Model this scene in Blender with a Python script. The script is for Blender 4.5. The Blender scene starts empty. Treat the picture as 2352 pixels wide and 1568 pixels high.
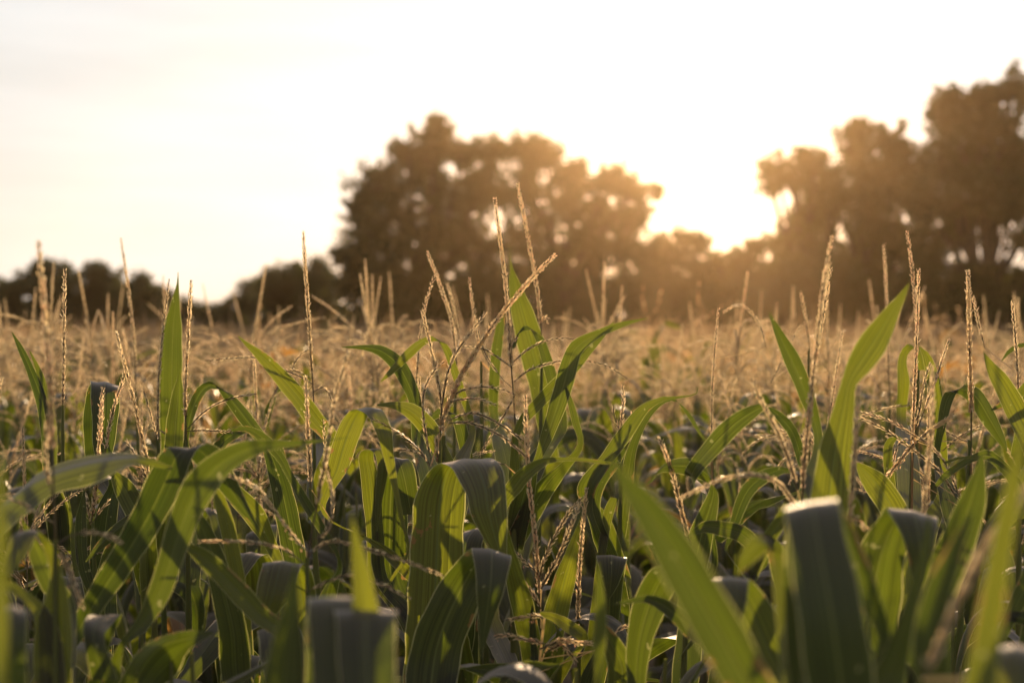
import bpy, math, random
import numpy as np
from mathutils import Vector, Matrix

random.seed(7)
rng = np.random.default_rng(7)
SC = bpy.context.scene
COL = SC.collection
R = math.radians

# ------------------------------------------------------------------ camera
CAM_H = 2.1
FOC, SENS = 50.0, 36.0
PITCH = 44 / 2352 * SENS / FOC
cd = bpy.data.cameras.new('camera')
cam = bpy.data.objects.new('camera', cd)
COL.objects.link(cam)
cam.location = (0, 0, CAM_H)
cam.rotation_euler = (R(90) - PITCH, 0, 0)
cd.lens, cd.sensor_width = FOC, SENS
cd.clip_start, cd.clip_end = 0.05, 2000
cd.dof.use_dof = True
cd.dof.focus_distance = 2.62
cd.dof.aperture_fstop = 2.9
SC.camera = cam
CM = Matrix.Translation(cam.location) @ cam.rotation_euler.to_matrix().to_4x4()
PX = SENS / FOC / 2352


def P(u, v, d):
    """place in the field of the point seen at (u, v) of the 2352 px wide photograph, d metres away"""
    return CM @ Vector(((u - 1176) * PX * d, (784 - v) * PX * d, -d))


def proj(p):
    q = CM.inverted() @ Vector(p)
    return 1176 + q.x / -q.z / PX, 784 - q.y / -q.z / PX, -q.z


# ------------------------------------------------------------------ light
SUN_EL, SUN_AZ = R(9.5), R(6.6)      # azimuth from +Y towards +X
W = bpy.data.worlds.new('World')
SC.world = W
W.use_nodes = True
nt = W.node_tree
nt.nodes.clear()
wo = nt.nodes.new('ShaderNodeOutputWorld')
bg = nt.nodes.new('ShaderNodeBackground')
sk = nt.nodes.new('ShaderNodeTexSky')
sk.sky_type = 'NISHITA'
sk.sun_disc = False
sk.sun_elevation = SUN_EL
sk.sun_rotation = SUN_AZ
sk.air_density, sk.dust_density, sk.ozone_density = 1.0, 1.2, 1.0
nt.links.new(sk.outputs[0], bg.inputs[0])
# a thin veil of high cloud, in faint level streaks, over the clear sky
tcw = nt.nodes.new('ShaderNodeTexCoord')
mpw = nt.nodes.new('ShaderNodeMapping')
mpw.inputs['Scale'].default_value = (1.2, 1.2, 9.0)
cn = nt.nodes.new('ShaderNodeTexNoise')
cn.inputs['Scale'].default_value = 2.2
cn.inputs['Detail'].default_value = 5
nt.links.new(tcw.outputs['Generated'], mpw.inputs[0])
nt.links.new(mpw.outputs[0], cn.inputs['Vector'])
mrw = nt.nodes.new('ShaderNodeMapRange')
mrw.inputs[3].default_value, mrw.inputs[4].default_value = 0.80, 0.96
nt.links.new(cn.outputs[0], mrw.inputs[0])
bc = nt.nodes.new('ShaderNodeBackground')
bc.inputs[0].default_value = (0.93, 0.90, 0.89, 1)
# brightest round the sun, dimmest behind the camera; creamier low down, cooler higher up
dtw = nt.nodes.new('ShaderNodeVectorMath')
dtw.operation = 'DOT_PRODUCT'
nt.links.new(tcw.outputs['Generated'], dtw.inputs[0])
dtw.inputs[1].default_value = (math.sin(SUN_AZ) * math.cos(SUN_EL), math.cos(SUN_AZ) * math.cos(SUN_EL), math.sin(SUN_EL))
mr2 = nt.nodes.new('ShaderNodeMapRange')
mr2.inputs[1].default_value, mr2.inputs[2].default_value = -1.0, 1.0
nt.links.new(dtw.outputs['Value'], mr2.inputs[0])
rpw = nt.nodes.new('ShaderNodeValToRGB')
el_ = rpw.color_ramp.elements
for q_ in (0.5, 0.5, 0.5):
    el_.new(q_)
for k_, (ps_, vl_) in enumerate([(0.25, .42), (0.80, .54), (0.925, .70), (0.965, .84), (1.0, .95)]):
    el_[k_].position = ps_
    el_[k_].color = (vl_, vl_, vl_, 1)
nt.links.new(mr2.outputs[0], rpw.inputs[0])
nm_ = nt.nodes.new('ShaderNodeMapRange')
nm_.inputs[1].default_value, nm_.inputs[2].default_value = 0.3, 0.7
nm_.inputs[3].default_value, nm_.inputs[4].default_value = 0.88, 1.12
nt.links.new(cn.outputs[0], nm_.inputs[0])
ml_ = nt.nodes.new('ShaderNodeMath')
ml_.operation = 'MULTIPLY'
nt.links.new(rpw.outputs[0], ml_.inputs[0])
nt.links.new(nm_.outputs[0], ml_.inputs[1])
nt.links.new(ml_.outputs[0], bc.inputs[1])
sxw = nt.nodes.new('ShaderNodeSeparateXYZ')
nt.links.new(tcw.outputs['Generated'], sxw.inputs[0])
rcw = nt.nodes.new('ShaderNodeValToRGB')
rcw.color_ramp.elements[0].position = 0.0
rcw.color_ramp.elements[0].color = (1.0, 0.92, 0.83, 1)
rcw.color_ramp.elements[1].position = 0.24
rcw.color_ramp.elements[1].color = (0.93, 0.95, 0.95, 1)
rcw.color_ramp.elements.new(0.6).color = (0.98, 0.90, 0.88, 1)
nt.links.new(sxw.outputs[2], rcw.inputs[0])
nt.links.new(rcw.outputs[0], bc.inputs[0])
mw = nt.nodes.new('ShaderNodeMixShader')
nt.links.new(mrw.outputs[0], mw.inputs[0])
nt.links.new(bg.outputs[0], mw.inputs[1])
nt.links.new(bc.outputs[0], mw.inputs[2])
nt.links.new(mw.outputs[0], wo.inputs[0])
bg.inputs[1].default_value = 0.07

sl = bpy.data.lights.new('sun', 'SUN')
sl.energy = 5.0
sl.angle = R(0.55)
sl.color = (1.0, 0.70, 0.40)
sun = bpy.data.objects.new('sun', sl)
COL.objects.link(sun)
sdir = Vector((math.sin(SUN_AZ) * math.cos(SUN_EL), math.cos(SUN_AZ) * math.cos(SUN_EL), math.sin(SUN_EL)))
sun.rotation_euler = (-sdir).to_track_quat('-Z', 'Y').to_euler()

SC.view_settings.view_transform = 'Standard'
SC.view_settings.look = 'None'
SC.view_settings.exposure = 0.33
SC.view_settings.gamma = 1.0
SC.view_settings.use_curve_mapping = False
SC.cycles.max_bounces = 8
SC.cycles.diffuse_bounces = 4
SC.cycles.transmission_bounces = 5
SC.cycles.volume_bounces = 0
SC.cycles.use_denoising = True
SC.cycles.sample_clamp_indirect = 6


HAZE, HAZE_G = 0.00050, 0.87


# ------------------------------------------------------------------ materials
def mat(name):
    m = bpy.data.materials.new(name)
    m.use_nodes = True
    m.node_tree.nodes.clear()
    return m, m.node_tree.nodes, m.node_tree.links


def ramp(n, l, fac, stops):
    r = n.new('ShaderNodeValToRGB')
    e = r.color_ramp.elements
    while len(e) < len(stops):
        e.new(0.5)
    for k, (p, c) in enumerate(stops):
        e[k].position = p
        e[k].color = (*c, 1)
    l.new(fac, r.inputs[0])
    return r.outputs[0]


def mth(n, l, op, a, b=None):
    m = n.new('ShaderNodeMath')
    m.operation = op
    for k, x in enumerate((a, b)):
        if x is None:
            continue
        if isinstance(x, (int, float)):
            m.inputs[k].default_value = x
        else:
            l.new(x, m.inputs[k])
    return m.outputs[0]


def leaf_material(name, refl, trans, uv=True, tmix=0.5, rough=0.43):
    m, n, l = mat(name)
    out = n.new('ShaderNodeOutputMaterial')
    pr = n.new('ShaderNodeBsdfPrincipled')
    tr = n.new('ShaderNodeBsdfTranslucent')
    mx = n.new('ShaderNodeMixShader')
    oi = n.new('ShaderNodeObjectInfo')
    nz = n.new('ShaderNodeTexNoise')
    nz.inputs['Scale'].default_value = 9
    nz.inputs['Detail'].default_value = 4
    geo = n.new('ShaderNodeNewGeometry')
    l.new(geo.outputs['Position'], nz.inputs['Vector'])
    t = mth(n, l, 'ADD', mth(n, l, 'MULTIPLY', oi.outputs['Random'], 0.6), mth(n, l, 'MULTIPLY', nz.outputs[0], 0.4))
    cr = ramp(n, l, t, refl)
    ct = ramp(n, l, t, trans)
    if uv:
        tc = n.new('ShaderNodeTexCoord')
        sp = n.new('ShaderNodeSeparateXYZ')
        l.new(tc.outputs['UV'], sp.inputs[0])
        # parallel veins: noise stretched along the blade
        cb = n.new('ShaderNodeCombineXYZ')
        l.new(mth(n, l, 'MULTIPLY', sp.outputs[0], 34.0), cb.inputs[0])
        l.new(mth(n, l, 'MULTIPLY', sp.outputs[1], 1.6), cb.inputs[1])
        l.new(mth(n, l, 'MULTIPLY', oi.outputs['Random'], 40.0), cb.inputs[2])
        vn = n.new('ShaderNodeTexNoise')
        vn.inputs['Scale'].default_value = 1.0
        vn.inputs['Detail'].default_value = 3
        l.new(cb.outputs[0], vn.inputs['Vector'])
        stripe = ramp(n, l, vn.outputs[0], [(0.32, (0.55, 0.55, 0.55)), (0.68, (1.35, 1.35, 1.35))])
        # midrib: paler, denser line
        lit_rim = mth(n, l, 'GREATER_THAN', mth(n, l, 'ABSOLUTE', mth(n, l, 'SUBTRACT', sp.outputs[0], 0.5)), 0.482)  # leaf margins: bright edge highlights painted in as a pale colour
        rib = mth(n, l, 'LESS_THAN', mth(n, l, 'ABSOLUTE', mth(n, l, 'SUBTRACT', sp.outputs[0], 0.5)), 0.02)
        # brown, dried patches along the margins
        dn = n.new('ShaderNodeTexNoise')
        dn.inputs['Scale'].default_value = 13
        dn.inputs['Detail'].default_value = 5
        dn.inputs['Roughness'].default_value = 0.65
        l.new(geo.outputs['Position'], dn.inputs['Vector'])
        edge = mth(n, l, 'MULTIPLY', mth(n, l, 'ABSOLUTE', mth(n, l, 'SUBTRACT', sp.outputs[0], 0.5)), 0.42)
        dry_ = mth(n, l, 'GREATER_THAN', mth(n, l, 'ADD', dn.outputs[0], edge), 0.80)
        for src, tgt, ribc in ((cr, 'r', (0.13, 0.14, 0.08)), (ct, 't', (0.16, 0.20, 0.02))):
            mm = n.new('ShaderNodeMix')
            mm.data_type = 'RGBA'
            mm.blend_type = 'MULTIPLY'
            mm.inputs[0].default_value = 1.0 if tgt == 't' else 0.6
            l.new(src, mm.inputs[6])
            l.new(stripe, mm.inputs[7])
            m2 = n.new('ShaderNodeMix')
            m2.data_type = 'RGBA'
            l.new(rib, m2.inputs[0])
            l.new(mm.outputs[2], m2.inputs[6])
            m2.inputs[7].default_value = (*ribc, 1)
            # pale blotches and specks
            sn = n.new('ShaderNodeTexNoise')
            sn.inputs['Scale'].default_value = 55
            sn.inputs['Detail'].default_value = 2
            l.new(geo.outputs['Position'], sn.inputs['Vector'])
            sm = mth(n, l, 'GREATER_THAN', sn.outputs[0], 0.72)
            m3 = n.new('ShaderNodeMix')
            m3.data_type = 'RGBA'
            l.new(mth(n, l, 'MULTIPLY', sm, 0.55), m3.inputs[0])
            l.new(m2.outputs[2], m3.inputs[6])
            m3.inputs[7].default_value = (0.42, 0.42, 0.18, 1)
            m4 = n.new('ShaderNodeMix')
            m4.data_type = 'RGBA'
            l.new(dry_, m4.inputs[0])
            l.new(m3.outputs[2], m4.inputs[6])
            m4.inputs[7].default_value = (0.20, 0.12, 0.055, 1) if tgt == 'r' else (0.34, 0.20, 0.06, 1)
            m5 = n.new('ShaderNodeMix')
            m5.data_type = 'RGBA'
            l.new(lit_rim, m5.inputs[0])
            l.new(m4.outputs[2], m5.inputs[6])
            m5.inputs[7].default_value = (0.40, 0.38, 0.24, 1) if tgt == 'r' else (0.62, 0.62, 0.22, 1)
            m4 = m5
            if tgt == 'r':
                cr = m4.outputs[2]
            else:
                ct = m4.outputs[2]
        bp = n.new('ShaderNodeBump')
        bp.inputs['Strength'].default_value = 0.55
        bp.inputs['Distance'].default_value = 0.0015
        l.new(vn.outputs[0], bp.inputs['Height'])
        l.new(bp.outputs[0], pr.inputs['Normal'])
        l.new(bp.outputs[0], tr.inputs['Normal'])
    l.new(cr, pr.inputs['Base Color'])
    l.new(ct, tr.inputs['Color'])
    pr.inputs['Roughness'].default_value = rough
    pr.inputs['Specular IOR Level'].default_value = 0.42
    pr.inputs['Sheen Weight'].default_value = 0.8 if uv else 0.0
    pr.inputs['Sheen Roughness'].default_value = 0.4
    pr.inputs['Sheen Tint'].default_value = (1.0, 0.88, 0.88, 1)
    mx.inputs[0].default_value = tmix
    l.new(pr.outputs[0], mx.inputs[1])
    l.new(tr.outputs[0], mx.inputs[2])
    l.new(mx.outputs[0], out.inputs[0])
    return m


M_LEAF = leaf_material('maize_leaf',
                       [(0.0, (0.055, 0.054, 0.037)), (0.5, (0.076, 0.072, 0.053)), (1.0, (0.106, 0.094, 0.070))],
                       [(0.1, (0.05, 0.085, 0.004)), (0.5, (0.13, 0.175, 0.007)), (0.9, (0.29, 0.32, 0.013))])
M_DRY = leaf_material('maize_leaf_dry',
                      [(0.0, (0.16, 0.09, 0.04)), (1.0, (0.24, 0.15, 0.06))],
                      [(0.0, (0.5, 0.20, 0.05)), (1.0, (0.62, 0.36, 0.08))])
M_FAR = leaf_material('maize_leaf_far',
                      [(0.0, (0.06, 0.085, 0.022)), (1.0, (0.12, 0.13, 0.04))],
                      [(0.0, (0.10, 0.14, 0.008)), (1.0, (0.26, 0.26, 0.02))], uv=False)
M_TREE = leaf_material('tree_foliage',
                       [(0.0, (0.04, 0.05, 0.014)), (0.5, (0.055, 0.065, 0.018)), (1.0, (0.075, 0.075, 0.022))],
                       [(0.0, (0.06, 0.075, 0.012)), (1.0, (0.14, 0.13, 0.02))], uv=False, tmix=0.35, rough=0.5)


M_DRYF = leaf_material('maize_leaf_dry_far',
                       [(0.0, (0.16, 0.09, 0.04)), (1.0, (0.24, 0.15, 0.06))],
                       [(0.0, (0.5, 0.20, 0.05)), (1.0, (0.62, 0.36, 0.08))], uv=False)


def tassel_material(name, refl, trans, tmix=0.5):
    m, n, l = mat(name)
    out = n.new('ShaderNodeOutputMaterial')
    pr = n.new('ShaderNodeBsdfPrincipled')
    tr = n.new('ShaderNodeBsdfTranslucent')
    mx = n.new('ShaderNodeMixShader')
    geo = n.new('ShaderNodeNewGeometry')
    oi = n.new('ShaderNodeObjectInfo')
    t = mth(n, l, 'ADD', mth(n, l, 'MULTIPLY', geo.outputs['Random Per Island'], 0.65), mth(n, l, 'MULTIPLY', oi.outputs['Random'], 0.35))
    l.new(ramp(n, l, t, refl), pr.inputs['Base Color'])
    l.new(ramp(n, l, t, trans), tr.inputs['Color'])
    pr.inputs['Roughness'].default_value = 0.36
    mx.inputs[0].default_value = 0.78
    pr.inputs['Specular IOR Level'].default_value = 0.9
    pr.inputs['Sheen Weight'].default_value = 0.5
    l.new(pr.outputs[0], mx.inputs[1])
    l.new(tr.outputs[0], mx.inputs[2])
    l.new(mx.outputs[0], out.inputs[0])
    return m


M_TAS = tassel_material('maize_tassel',
                        [(0.0, (0.20, 0.13, 0.085)), (0.5, (0.30, 0.20, 0.12)), (1.0, (0.34, 0.19, 0.15))],
                        [(0.0, (0.80, 0.60, 0.34)), (0.5, (1.0, 0.84, 0.52)), (1.0, (1.0, 0.66, 0.42))])
M_TASF = tassel_material('maize_tassel_far',
                         [(0.0, (0.24, 0.16, 0.09)), (1.0, (0.34, 0.22, 0.13))],
                         [(0.0, (0.20, 0.13, 0.06)), (0.55, (0.38, 0.25, 0.13)), (0.78, (0.85, 0.60, 0.34)), (1.0, (1.0, 0.84, 0.56))])  # most cards dark, a few very pale: sun glints put into the colour
M_ANT = tassel_material('maize_anther',
                        [(0.0, (0.45, 0.22, 0.17)), (1.0, (0.5, 0.34, 0.2))],
                        [(0.0, (0.75, 0.36, 0.26)), (1.0, (0.8, 0.55, 0.32))])
M_RACH = leaf_material('maize_rachis',
                       [(0.0, (0.10, 0.075, 0.045)), (1.0, (0.16, 0.12, 0.07))],
                       [(0.0, (0.2, 0.16, 0.06)), (1.0, (0.3, 0.26, 0.1))], uv=False, tmix=0.3)
M_STALK = leaf_material('maize_stalk',
                        [(0.0, (0.10, 0.12, 0.035)), (1.0, (0.17, 0.17, 0.06))],
                        [(0.0, (0.2, 0.26, 0.03)), (1.0, (0.32, 0.32, 0.06))], uv=False, tmix=0.25)

M_BARK, n_, l_ = mat('bark')
o_ = n_.new('ShaderNodeOutputMaterial')
p_ = n_.new('ShaderNodeBsdfPrincipled')
z_ = n_.new('ShaderNodeTexNoise')
z_.inputs['Scale'].default_value = 12
l_.new(ramp(n_, l_, z_.outputs[0], [(0.3, (0.035, 0.026, 0.018)), (0.7, (0.10, 0.075, 0.05))]), p_.inputs['Base Color'])
p_.inputs['Roughness'].default_value = 0.9
l_.new(p_.outputs[0], o_.inputs[0])

M_SOIL, n_, l_ = mat('soil')
o_ = n_.new('ShaderNodeOutputMaterial')
p_ = n_.new('ShaderNodeBsdfPrincipled')
z_ = n_.new('ShaderNodeTexNoise')
z_.inputs['Scale'].default_value = 3
z_.inputs['Detail'].default_value = 8
g_ = n_.new('ShaderNodeNewGeometry')
l_.new(g_.outputs['Position'], z_.inputs['Vector'])
l_.new(ramp(n_, l_, z_.outputs[0], [(0.3, (0.06, 0.042, 0.028)), (0.6, (0.13, 0.095, 0.06)), (0.75, (0.08, 0.10, 0.03))]), p_.inputs['Base Color'])
b_ = n_.new('ShaderNodeBump')
b_.inputs['Distance'].default_value = 0.06
l_.new(z_.outputs[0], b_.inputs['Height'])
l_.new(b_.outputs[0], p_.inputs['Normal'])
p_.inputs['Roughness'].default_value = 0.95
l_.new(p_.outputs[0], o_.inputs[0])


# ------------------------------------------------------------------ mesh helpers
class MB:
    """collects vertices, faces, uvs and material slots of ONE mesh"""

    def __init__(s):
        s.v, s.f, s.uv, s.mi = [], [], [], []

    def grid(s, P_, U=None, mi=0, close=False):
        """P_: (rows, cols, 3)"""
        r, c, _ = P_.shape
        b = sum(len(x) for x in s.v)
        s.v.append(P_.reshape(-1, 3))
        i = np.arange(r - 1)[:, None] * c
        jn = c if close else c - 1
        j = np.arange(jn)[None, :]
        j2 = (j + 1) % c
        q = np.stack([i + j, i + j2, i + c + j2, i + c + j], -1).reshape(-1, 4) + b
        s.f.append(q)
        s.uv.append(U.reshape(-1, 2) if U is not None else np.zeros((r * c, 2)))
        s.mi.append(np.full(len(q), mi))

    def quads(s, V, Q, mi=0):
        b = sum(len(x) for x in s.v)
        s.v.append(V)
        s.f.append(Q + b)
        s.uv.append(np.zeros((len(V), 2)))
        s.mi.append(np.full(len(Q), mi))

    def arrays(s):
        return np.concatenate(s.v), np.concatenate(s.f), np.concatenate(s.uv), np.concatenate(s.mi)

    def mesh(s, name, mats, smooth=True):
        return mk_mesh(name, *s.arrays(), mats, smooth)


def mk_mesh(name, v, f, uv, mi, mats, smooth=True):
    me = bpy.data.meshes.new(name)
    me.vertices.add(len(v))
    me.vertices.foreach_set('co', v.astype(np.float32).ravel())
    me.loops.add(f.size)
    me.loops.foreach_set('vertex_index', f.astype(np.int32).ravel())
    me.polygons.add(len(f))
    me.polygons.foreach_set('loop_start', np.arange(0, f.size, 4, dtype=np.int32))
    me.polygons.foreach_set('loop_total', np.full(len(f), 4, dtype=np.int32))
    me.polygons.foreach_set('material_index', mi.astype(np.int32))
    me.polygons.foreach_set('use_smooth', np.full(len(f), smooth))
    if uv is not None:
        ul = me.uv_layers.new(name='UVMap')
        ul.data.foreach_set('uv', uv[f.ravel()].astype(np.float32).ravel())
    for m in mats:
        me.materials.append(m)
    me.update(calc_edges=True)
    me.validate()
    return me


def obj(name, me, parent=None, loc=(0, 0, 0)):
    o = bpy.data.objects.new(name, me)
    COL.objects.link(o)
    o.location = loc
    if parent:
        o.parent = parent
    return o


def thing(name, label, cat, loc, group=None):
    o = obj(name, None, None, loc)
    o.empty_display_size = 0.1
    o['label'], o['category'] = label, cat
    if group:
        o['group'] = group
    return o


def spline(K, step=None, n=None):
    """Catmull-Rom through rows of K (any number of columns); length measured on the first three"""
    K = np.asarray(K, float)
    L = np.linalg.norm(np.diff(K[:, :3], axis=0), axis=1)
    Lc = np.concatenate([[0], np.cumsum(np.maximum(L, 1e-6) ** 0.6)])
    if n is None:
        n = max(3, int(L.sum() / step) + 1)
    Kp = np.vstack([2 * K[0] - K[1], K, 2 * K[-1] - K[-2]])
    t = np.linspace(0, Lc[-1], n * 4)
    out = []
    for x in t:
        i = min(max(np.searchsorted(Lc, x) - 1, 0), len(K) - 2)
        a = (x - Lc[i]) / (Lc[i + 1] - Lc[i])
        p0, p1, p2, p3 = Kp[i:i + 4]
        out.append(0.5 * (2 * p1 + (p2 - p0) * a + (2 * p0 - 5 * p1 + 4 * p2 - p3) * a * a + (3 * p1 - p0 - 3 * p2 + p3) * a ** 3))
    out = np.array(out)
    s = np.concatenate([[0], np.cumsum(np.linalg.norm(np.diff(out[:, :3], axis=0), axis=1))])
    si = np.linspace(0, s[-1], n)
    return np.stack([np.interp(si, s, out[:, k]) for k in range(out.shape[1])], 1), si


def unit(a):
    return a / np.maximum(np.linalg.norm(a, axis=-1, keepdims=True), 1e-9)


def frames(p):
    T = unit(np.gradient(p, axis=0))
    a = np.array([0.31, 0.95, 0.1])
    X = unit(np.cross(T, a))
    return T, X, np.cross(T, X)


def tube(mb, p, rad, k=6, mi=0):
    T, X, Y = frames(p)
    an = np.linspace(0, 2 * math.pi, k, endpoint=False)
    rr = np.asarray(rad)[:, None, None]
    G = p[:, None] + rr * (np.cos(an)[None, :, None] * X[:, None] + np.sin(an)[None, :, None] * Y[:, None])
    mb.grid(G, None, mi, close=True)


def leaf_mesh(C, H, seed=0, name='leaf', m=None, nc=9, wave=1.0, step=0.012, fold=0.22):
    """C: centre line keys, H: half-width vector keys (metres)"""
    r = np.random.default_rng(seed)
    K, s = spline(np.hstack([C, H]), step=step)
    c, h = K[:, :3], K[:, 3:]
    T = unit(np.gradient(c, axis=0))
    hw = np.linalg.norm(h, axis=1, keepdims=True)
    N = unit(np.cross(T, h))
    t = np.linspace(-1, 1, nc)
    at = np.abs(t)
    ph = r.uniform(0, 6.28, 4)
    wl = r.uniform(0.10, 0.17)
    w1 = np.sin(s / wl * 6.28 / 2 + ph[0]) + 0.5 * np.sin(s / wl * 6.28 + ph[1])
    w2 = np.sin(s / wl * 6.28 / 2.3 + ph[2]) + 0.5 * np.sin(s / wl * 5.3 + ph[3])
    wv = np.where(t[None] > 0, w1[:, None], w2[:, None]) * (at[None] ** 2.2) * 0.13 * wave
    sh = (fold * (1 - at[None]) ** 1.3 * np.array(1.0)) + wv
    G = c[:, None] + t[None, :, None] * h[:, None] + (sh[..., None] * hw[:, None]) * N[:, None]
    # slightly uneven margins
    jit = 1 + 0.03 * np.sin(s * 90 + ph[1])[:, None] * (at[None] > 0.9)
    G = c[:, None] + (G - c[:, None]) * jit[..., None]
    U = np.stack(np.broadcast_arrays((t[None] + 1) / 2, s[:, None]), -1)
    mb = MB()
    mb.grid(G, U)
    return mb.mesh(name, [m or M_LEAF])


# an elongated glume: 4-sided, pointed at both ends
_gl = np.array([[0, 0, 0], [1, 0, .35], [0, .75, .35], [-1, 0, .35], [0, -.75, .35],
                [.75, 0, .72], [0, .55, .72], [-.75, 0, .72], [0, -.55, .72], [0, 0, 1]], float)
_gq = np.array([[0, 1, 2, 0], [1, 2, 6, 5], [2, 3, 7, 6], [3, 4, 8, 7], [4, 1, 5, 8]])
_gq = []
for k in range(4):
    a, b = 1 + k, 1 + (k + 1) % 4
    _gq.append([a, b, b + 4, a + 4])
_gtri = [[0, 2, 1, 9]]
_gq = np.array(_gq)


def glumes(mb, base, axis, side, length, width, mi=0):
    """base, axis, side: (n,3); adds n pointed 4-sided husks with closed ends (quads meeting at the tip)"""
    n = len(base)
    sy = unit(np.cross(axis, side))
    sx = np.cross(sy, axis)
    g = _gl
    V = (base[:, None] + axis[:, None] * (g[None, :, 2:3] * length[:, None, None])
         + sx[:, None] * (g[None, :, 0:1] * width[:, None, None]) + sy[:, None] * (g[None, :, 1:2] * width[:, None, None]))
    q = [[0, 1, 4, 3], [1, 5, 8, 4], [4, 8, 7, 3], [5, 9, 7, 8]]     # a husk: open towards the stem
    q = np.array(q)
    Q = (q[None] + (np.arange(n) * 10)[:, None, None]).reshape(-1, 4)
    mb.quads(V.reshape(-1, 3), Q, mi)


def spike(mb, pts, ranks=2, wid=1.0, bare=0.08, anthers=0.0, seed=0, spacing=0.005, lod=0):
    """one flowering branch: thin rachis carrying overlapping pairs of spikelets. pts from base to tip"""
    r = np.random.default_rng(seed)
    K, s = spline(np.asarray(pts, float), step=spacing if lod == 0 else spacing * 3)
    T, X, Y = frames(K)
    L = s[-1]
    tube(mb, K, np.interp(s, [0, bare * L, bare * L + .012, L], [0.0013 * wid, 0.0012 * wid, 0.0021 * wid, 0.0009]), 5, 2)
    sel = np.where((s > bare * L) & (s < L - 0.002))[0]
    B, A, S, Ln, Wd = [], [], [], [], []
    a0 = r.uniform(0, 6.28)
    for i in sel:
        f = s[i] / L
        ta = np.interp(f, [0, .25, .85, 1], [.8, 1, .9, .55])
        for q in range(ranks):
            if r.random() < 0.10:
                continue
            an = a0 + (i % 2) * math.pi / ranks + q * 2 * math.pi / ranks + r.normal(0, .28)
            o = X[i] * math.cos(an) + Y[i] * math.sin(an)
            fl = abs(r.normal(.24, .11)) + (0.35 if r.random() < .06 else 0)
            B.append(K[i] + o * 0.0019 * wid)
            A.append(T[i] * math.cos(fl) + o * math.sin(fl))
            S.append(np.cross(T[i], o))
            Ln.append(r.uniform(.0080, .0115) * ta * (1 if lod == 0 else 1.6))
            Wd.append(r.uniform(.0014, .0023) * wid * ta * (1 if lod == 0 else 1.7))
    if B:
        glumes(mb, np.array(B), unit(np.array(A)), unit(np.array(S)), np.array(Ln), np.array(Wd), 0)
    if anthers > 0:
        idx = [i for i in sel if r.random() < anthers]
        if idx:
            b = K[idx] + r.normal(0, .0025, (len(idx), 3)) - [0, 0, .004]
            a = unit(np.array([0, 0, -1.0]) + r.normal(0, .25, (len(idx), 3)))
            glumes(mb, b, a, unit(r.normal(0, 1, (len(idx), 3))), r.uniform(.004, .0065, len(idx)), np.full(len(idx), .0008), 1)


def stalk_mesh(pts, rad):
    K, s = spline(np.hstack([pts, np.asarray(rad)[:, None]]), step=0.03)
    r = K[:, 3] * (1 + 0.16 * (np.mod(s, 0.17) < 0.03))
    mb = MB()
    tube(mb, K[:, :3], r, 10)
    return mb.mesh('stalk', [M_STALK])


# ------------------------------------------------------------------ ground
gm = MB()
gx = np.concatenate([np.linspace(-200, -30, 12), np.linspace(-24, 24, 30), np.linspace(30, 200, 12)])
gy = np.concatenate([[-200, -100, -40], np.linspace(-10, 60, 50), [80, 120, 200]])
XX, YY = np.meshgrid(gx, gy)
ZZ = 0.02 * np.sin(XX * 8.4) * np.cos(YY * .7) - 0.01
gm.grid(np.stack([XX, YY, ZZ], -1))
g = obj('ground', gm.mesh('ground', [M_SOIL]))
g['kind'] = 'structure'

# ------------------------------------------------------------------ plants one can tell apart
# Each: label, foot of the tassel (u, v, depth), tassel spikes and leaves. A spike is a list of (u, v, depth) from its
# foot to its tip; a leaf is (u, v, half-width u, half-width v, depth[, depth of the half-width]) from its foot to its tip.
def sp(d, *uv, w=1.0, ranks=2, bare=0.08, anth=0.0, d2=None):
    n = len(uv)
    dd = np.linspace(d, d if d2 is None else d2, n)
    return dict(p=[(u, v, x) for (u, v), x in zip(uv, dd)], w=w, ranks=ranks, bare=bare, anth=anth)


def lf(d, *keys, dry=False, fold=0.2, wave=1.0):
    return dict(k=[(k[0], k[1], k[2], k[3], k[4] if len(k) > 4 else d, k[5] if len(k) > 5 else 0.0) for k in keys], dry=dry, fold=fold, wave=wave)


HERO = []


def plant(label, foot, spikes=(), leaves=(), lean=0.06, corn=None):
    HERO.append(dict(label=label, foot=foot, sp=spikes, lf=leaves, lean=lean, corn=corn))


plant('tall maize plant at the left edge whose thick reddish spike crosses the low trees', (127, 1240, 1.75), [
    sp(1.75, (127, 1240), (122, 1080), (116, 900), (104, 730), (95, 630), (88, 552), w=1.05, ranks=4, bare=.3),
    sp(1.75, (132, 1248), (170, 1228), (215, 1222), (250, 1230), (278, 1248), w=.8, anth=.3, bare=.35),
    sp(1.75, (132, 1248), (148, 1285), (165, 1325), (180, 1365), (190, 1400), w=.9, anth=.3),
    sp(1.75, (126, 1203), (90, 1180), (60, 1160), (18, 1142), w=.8, bare=.3),
    sp(1.75, (125, 1160), (108, 1080), (106, 1000), (112, 950), w=.8, bare=.2)], [
    lf(1.75, (100, 1420, 20, -8), (60, 1370, 4, -12), (20, 1345, 0, -11), (-20, 1350, 0, -5)),
    lf(1.75, (132, 1330, 16, 4), (112, 1255, 15, 4), (88, 1224, 8, 2, 1.72), (60, 1224, 26, -2, 1.68), (40, 1270, 22, 2, 1.66), (18, 1320, 8, 1, 1.65)),
    lf(1.9, (150, 1400, 24, -8), (118, 1340, 22, -12), (85, 1270, 18, -8), (60, 1215, 6, -3), (50, 1190, 1, 0), wave=.6)])
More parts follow.
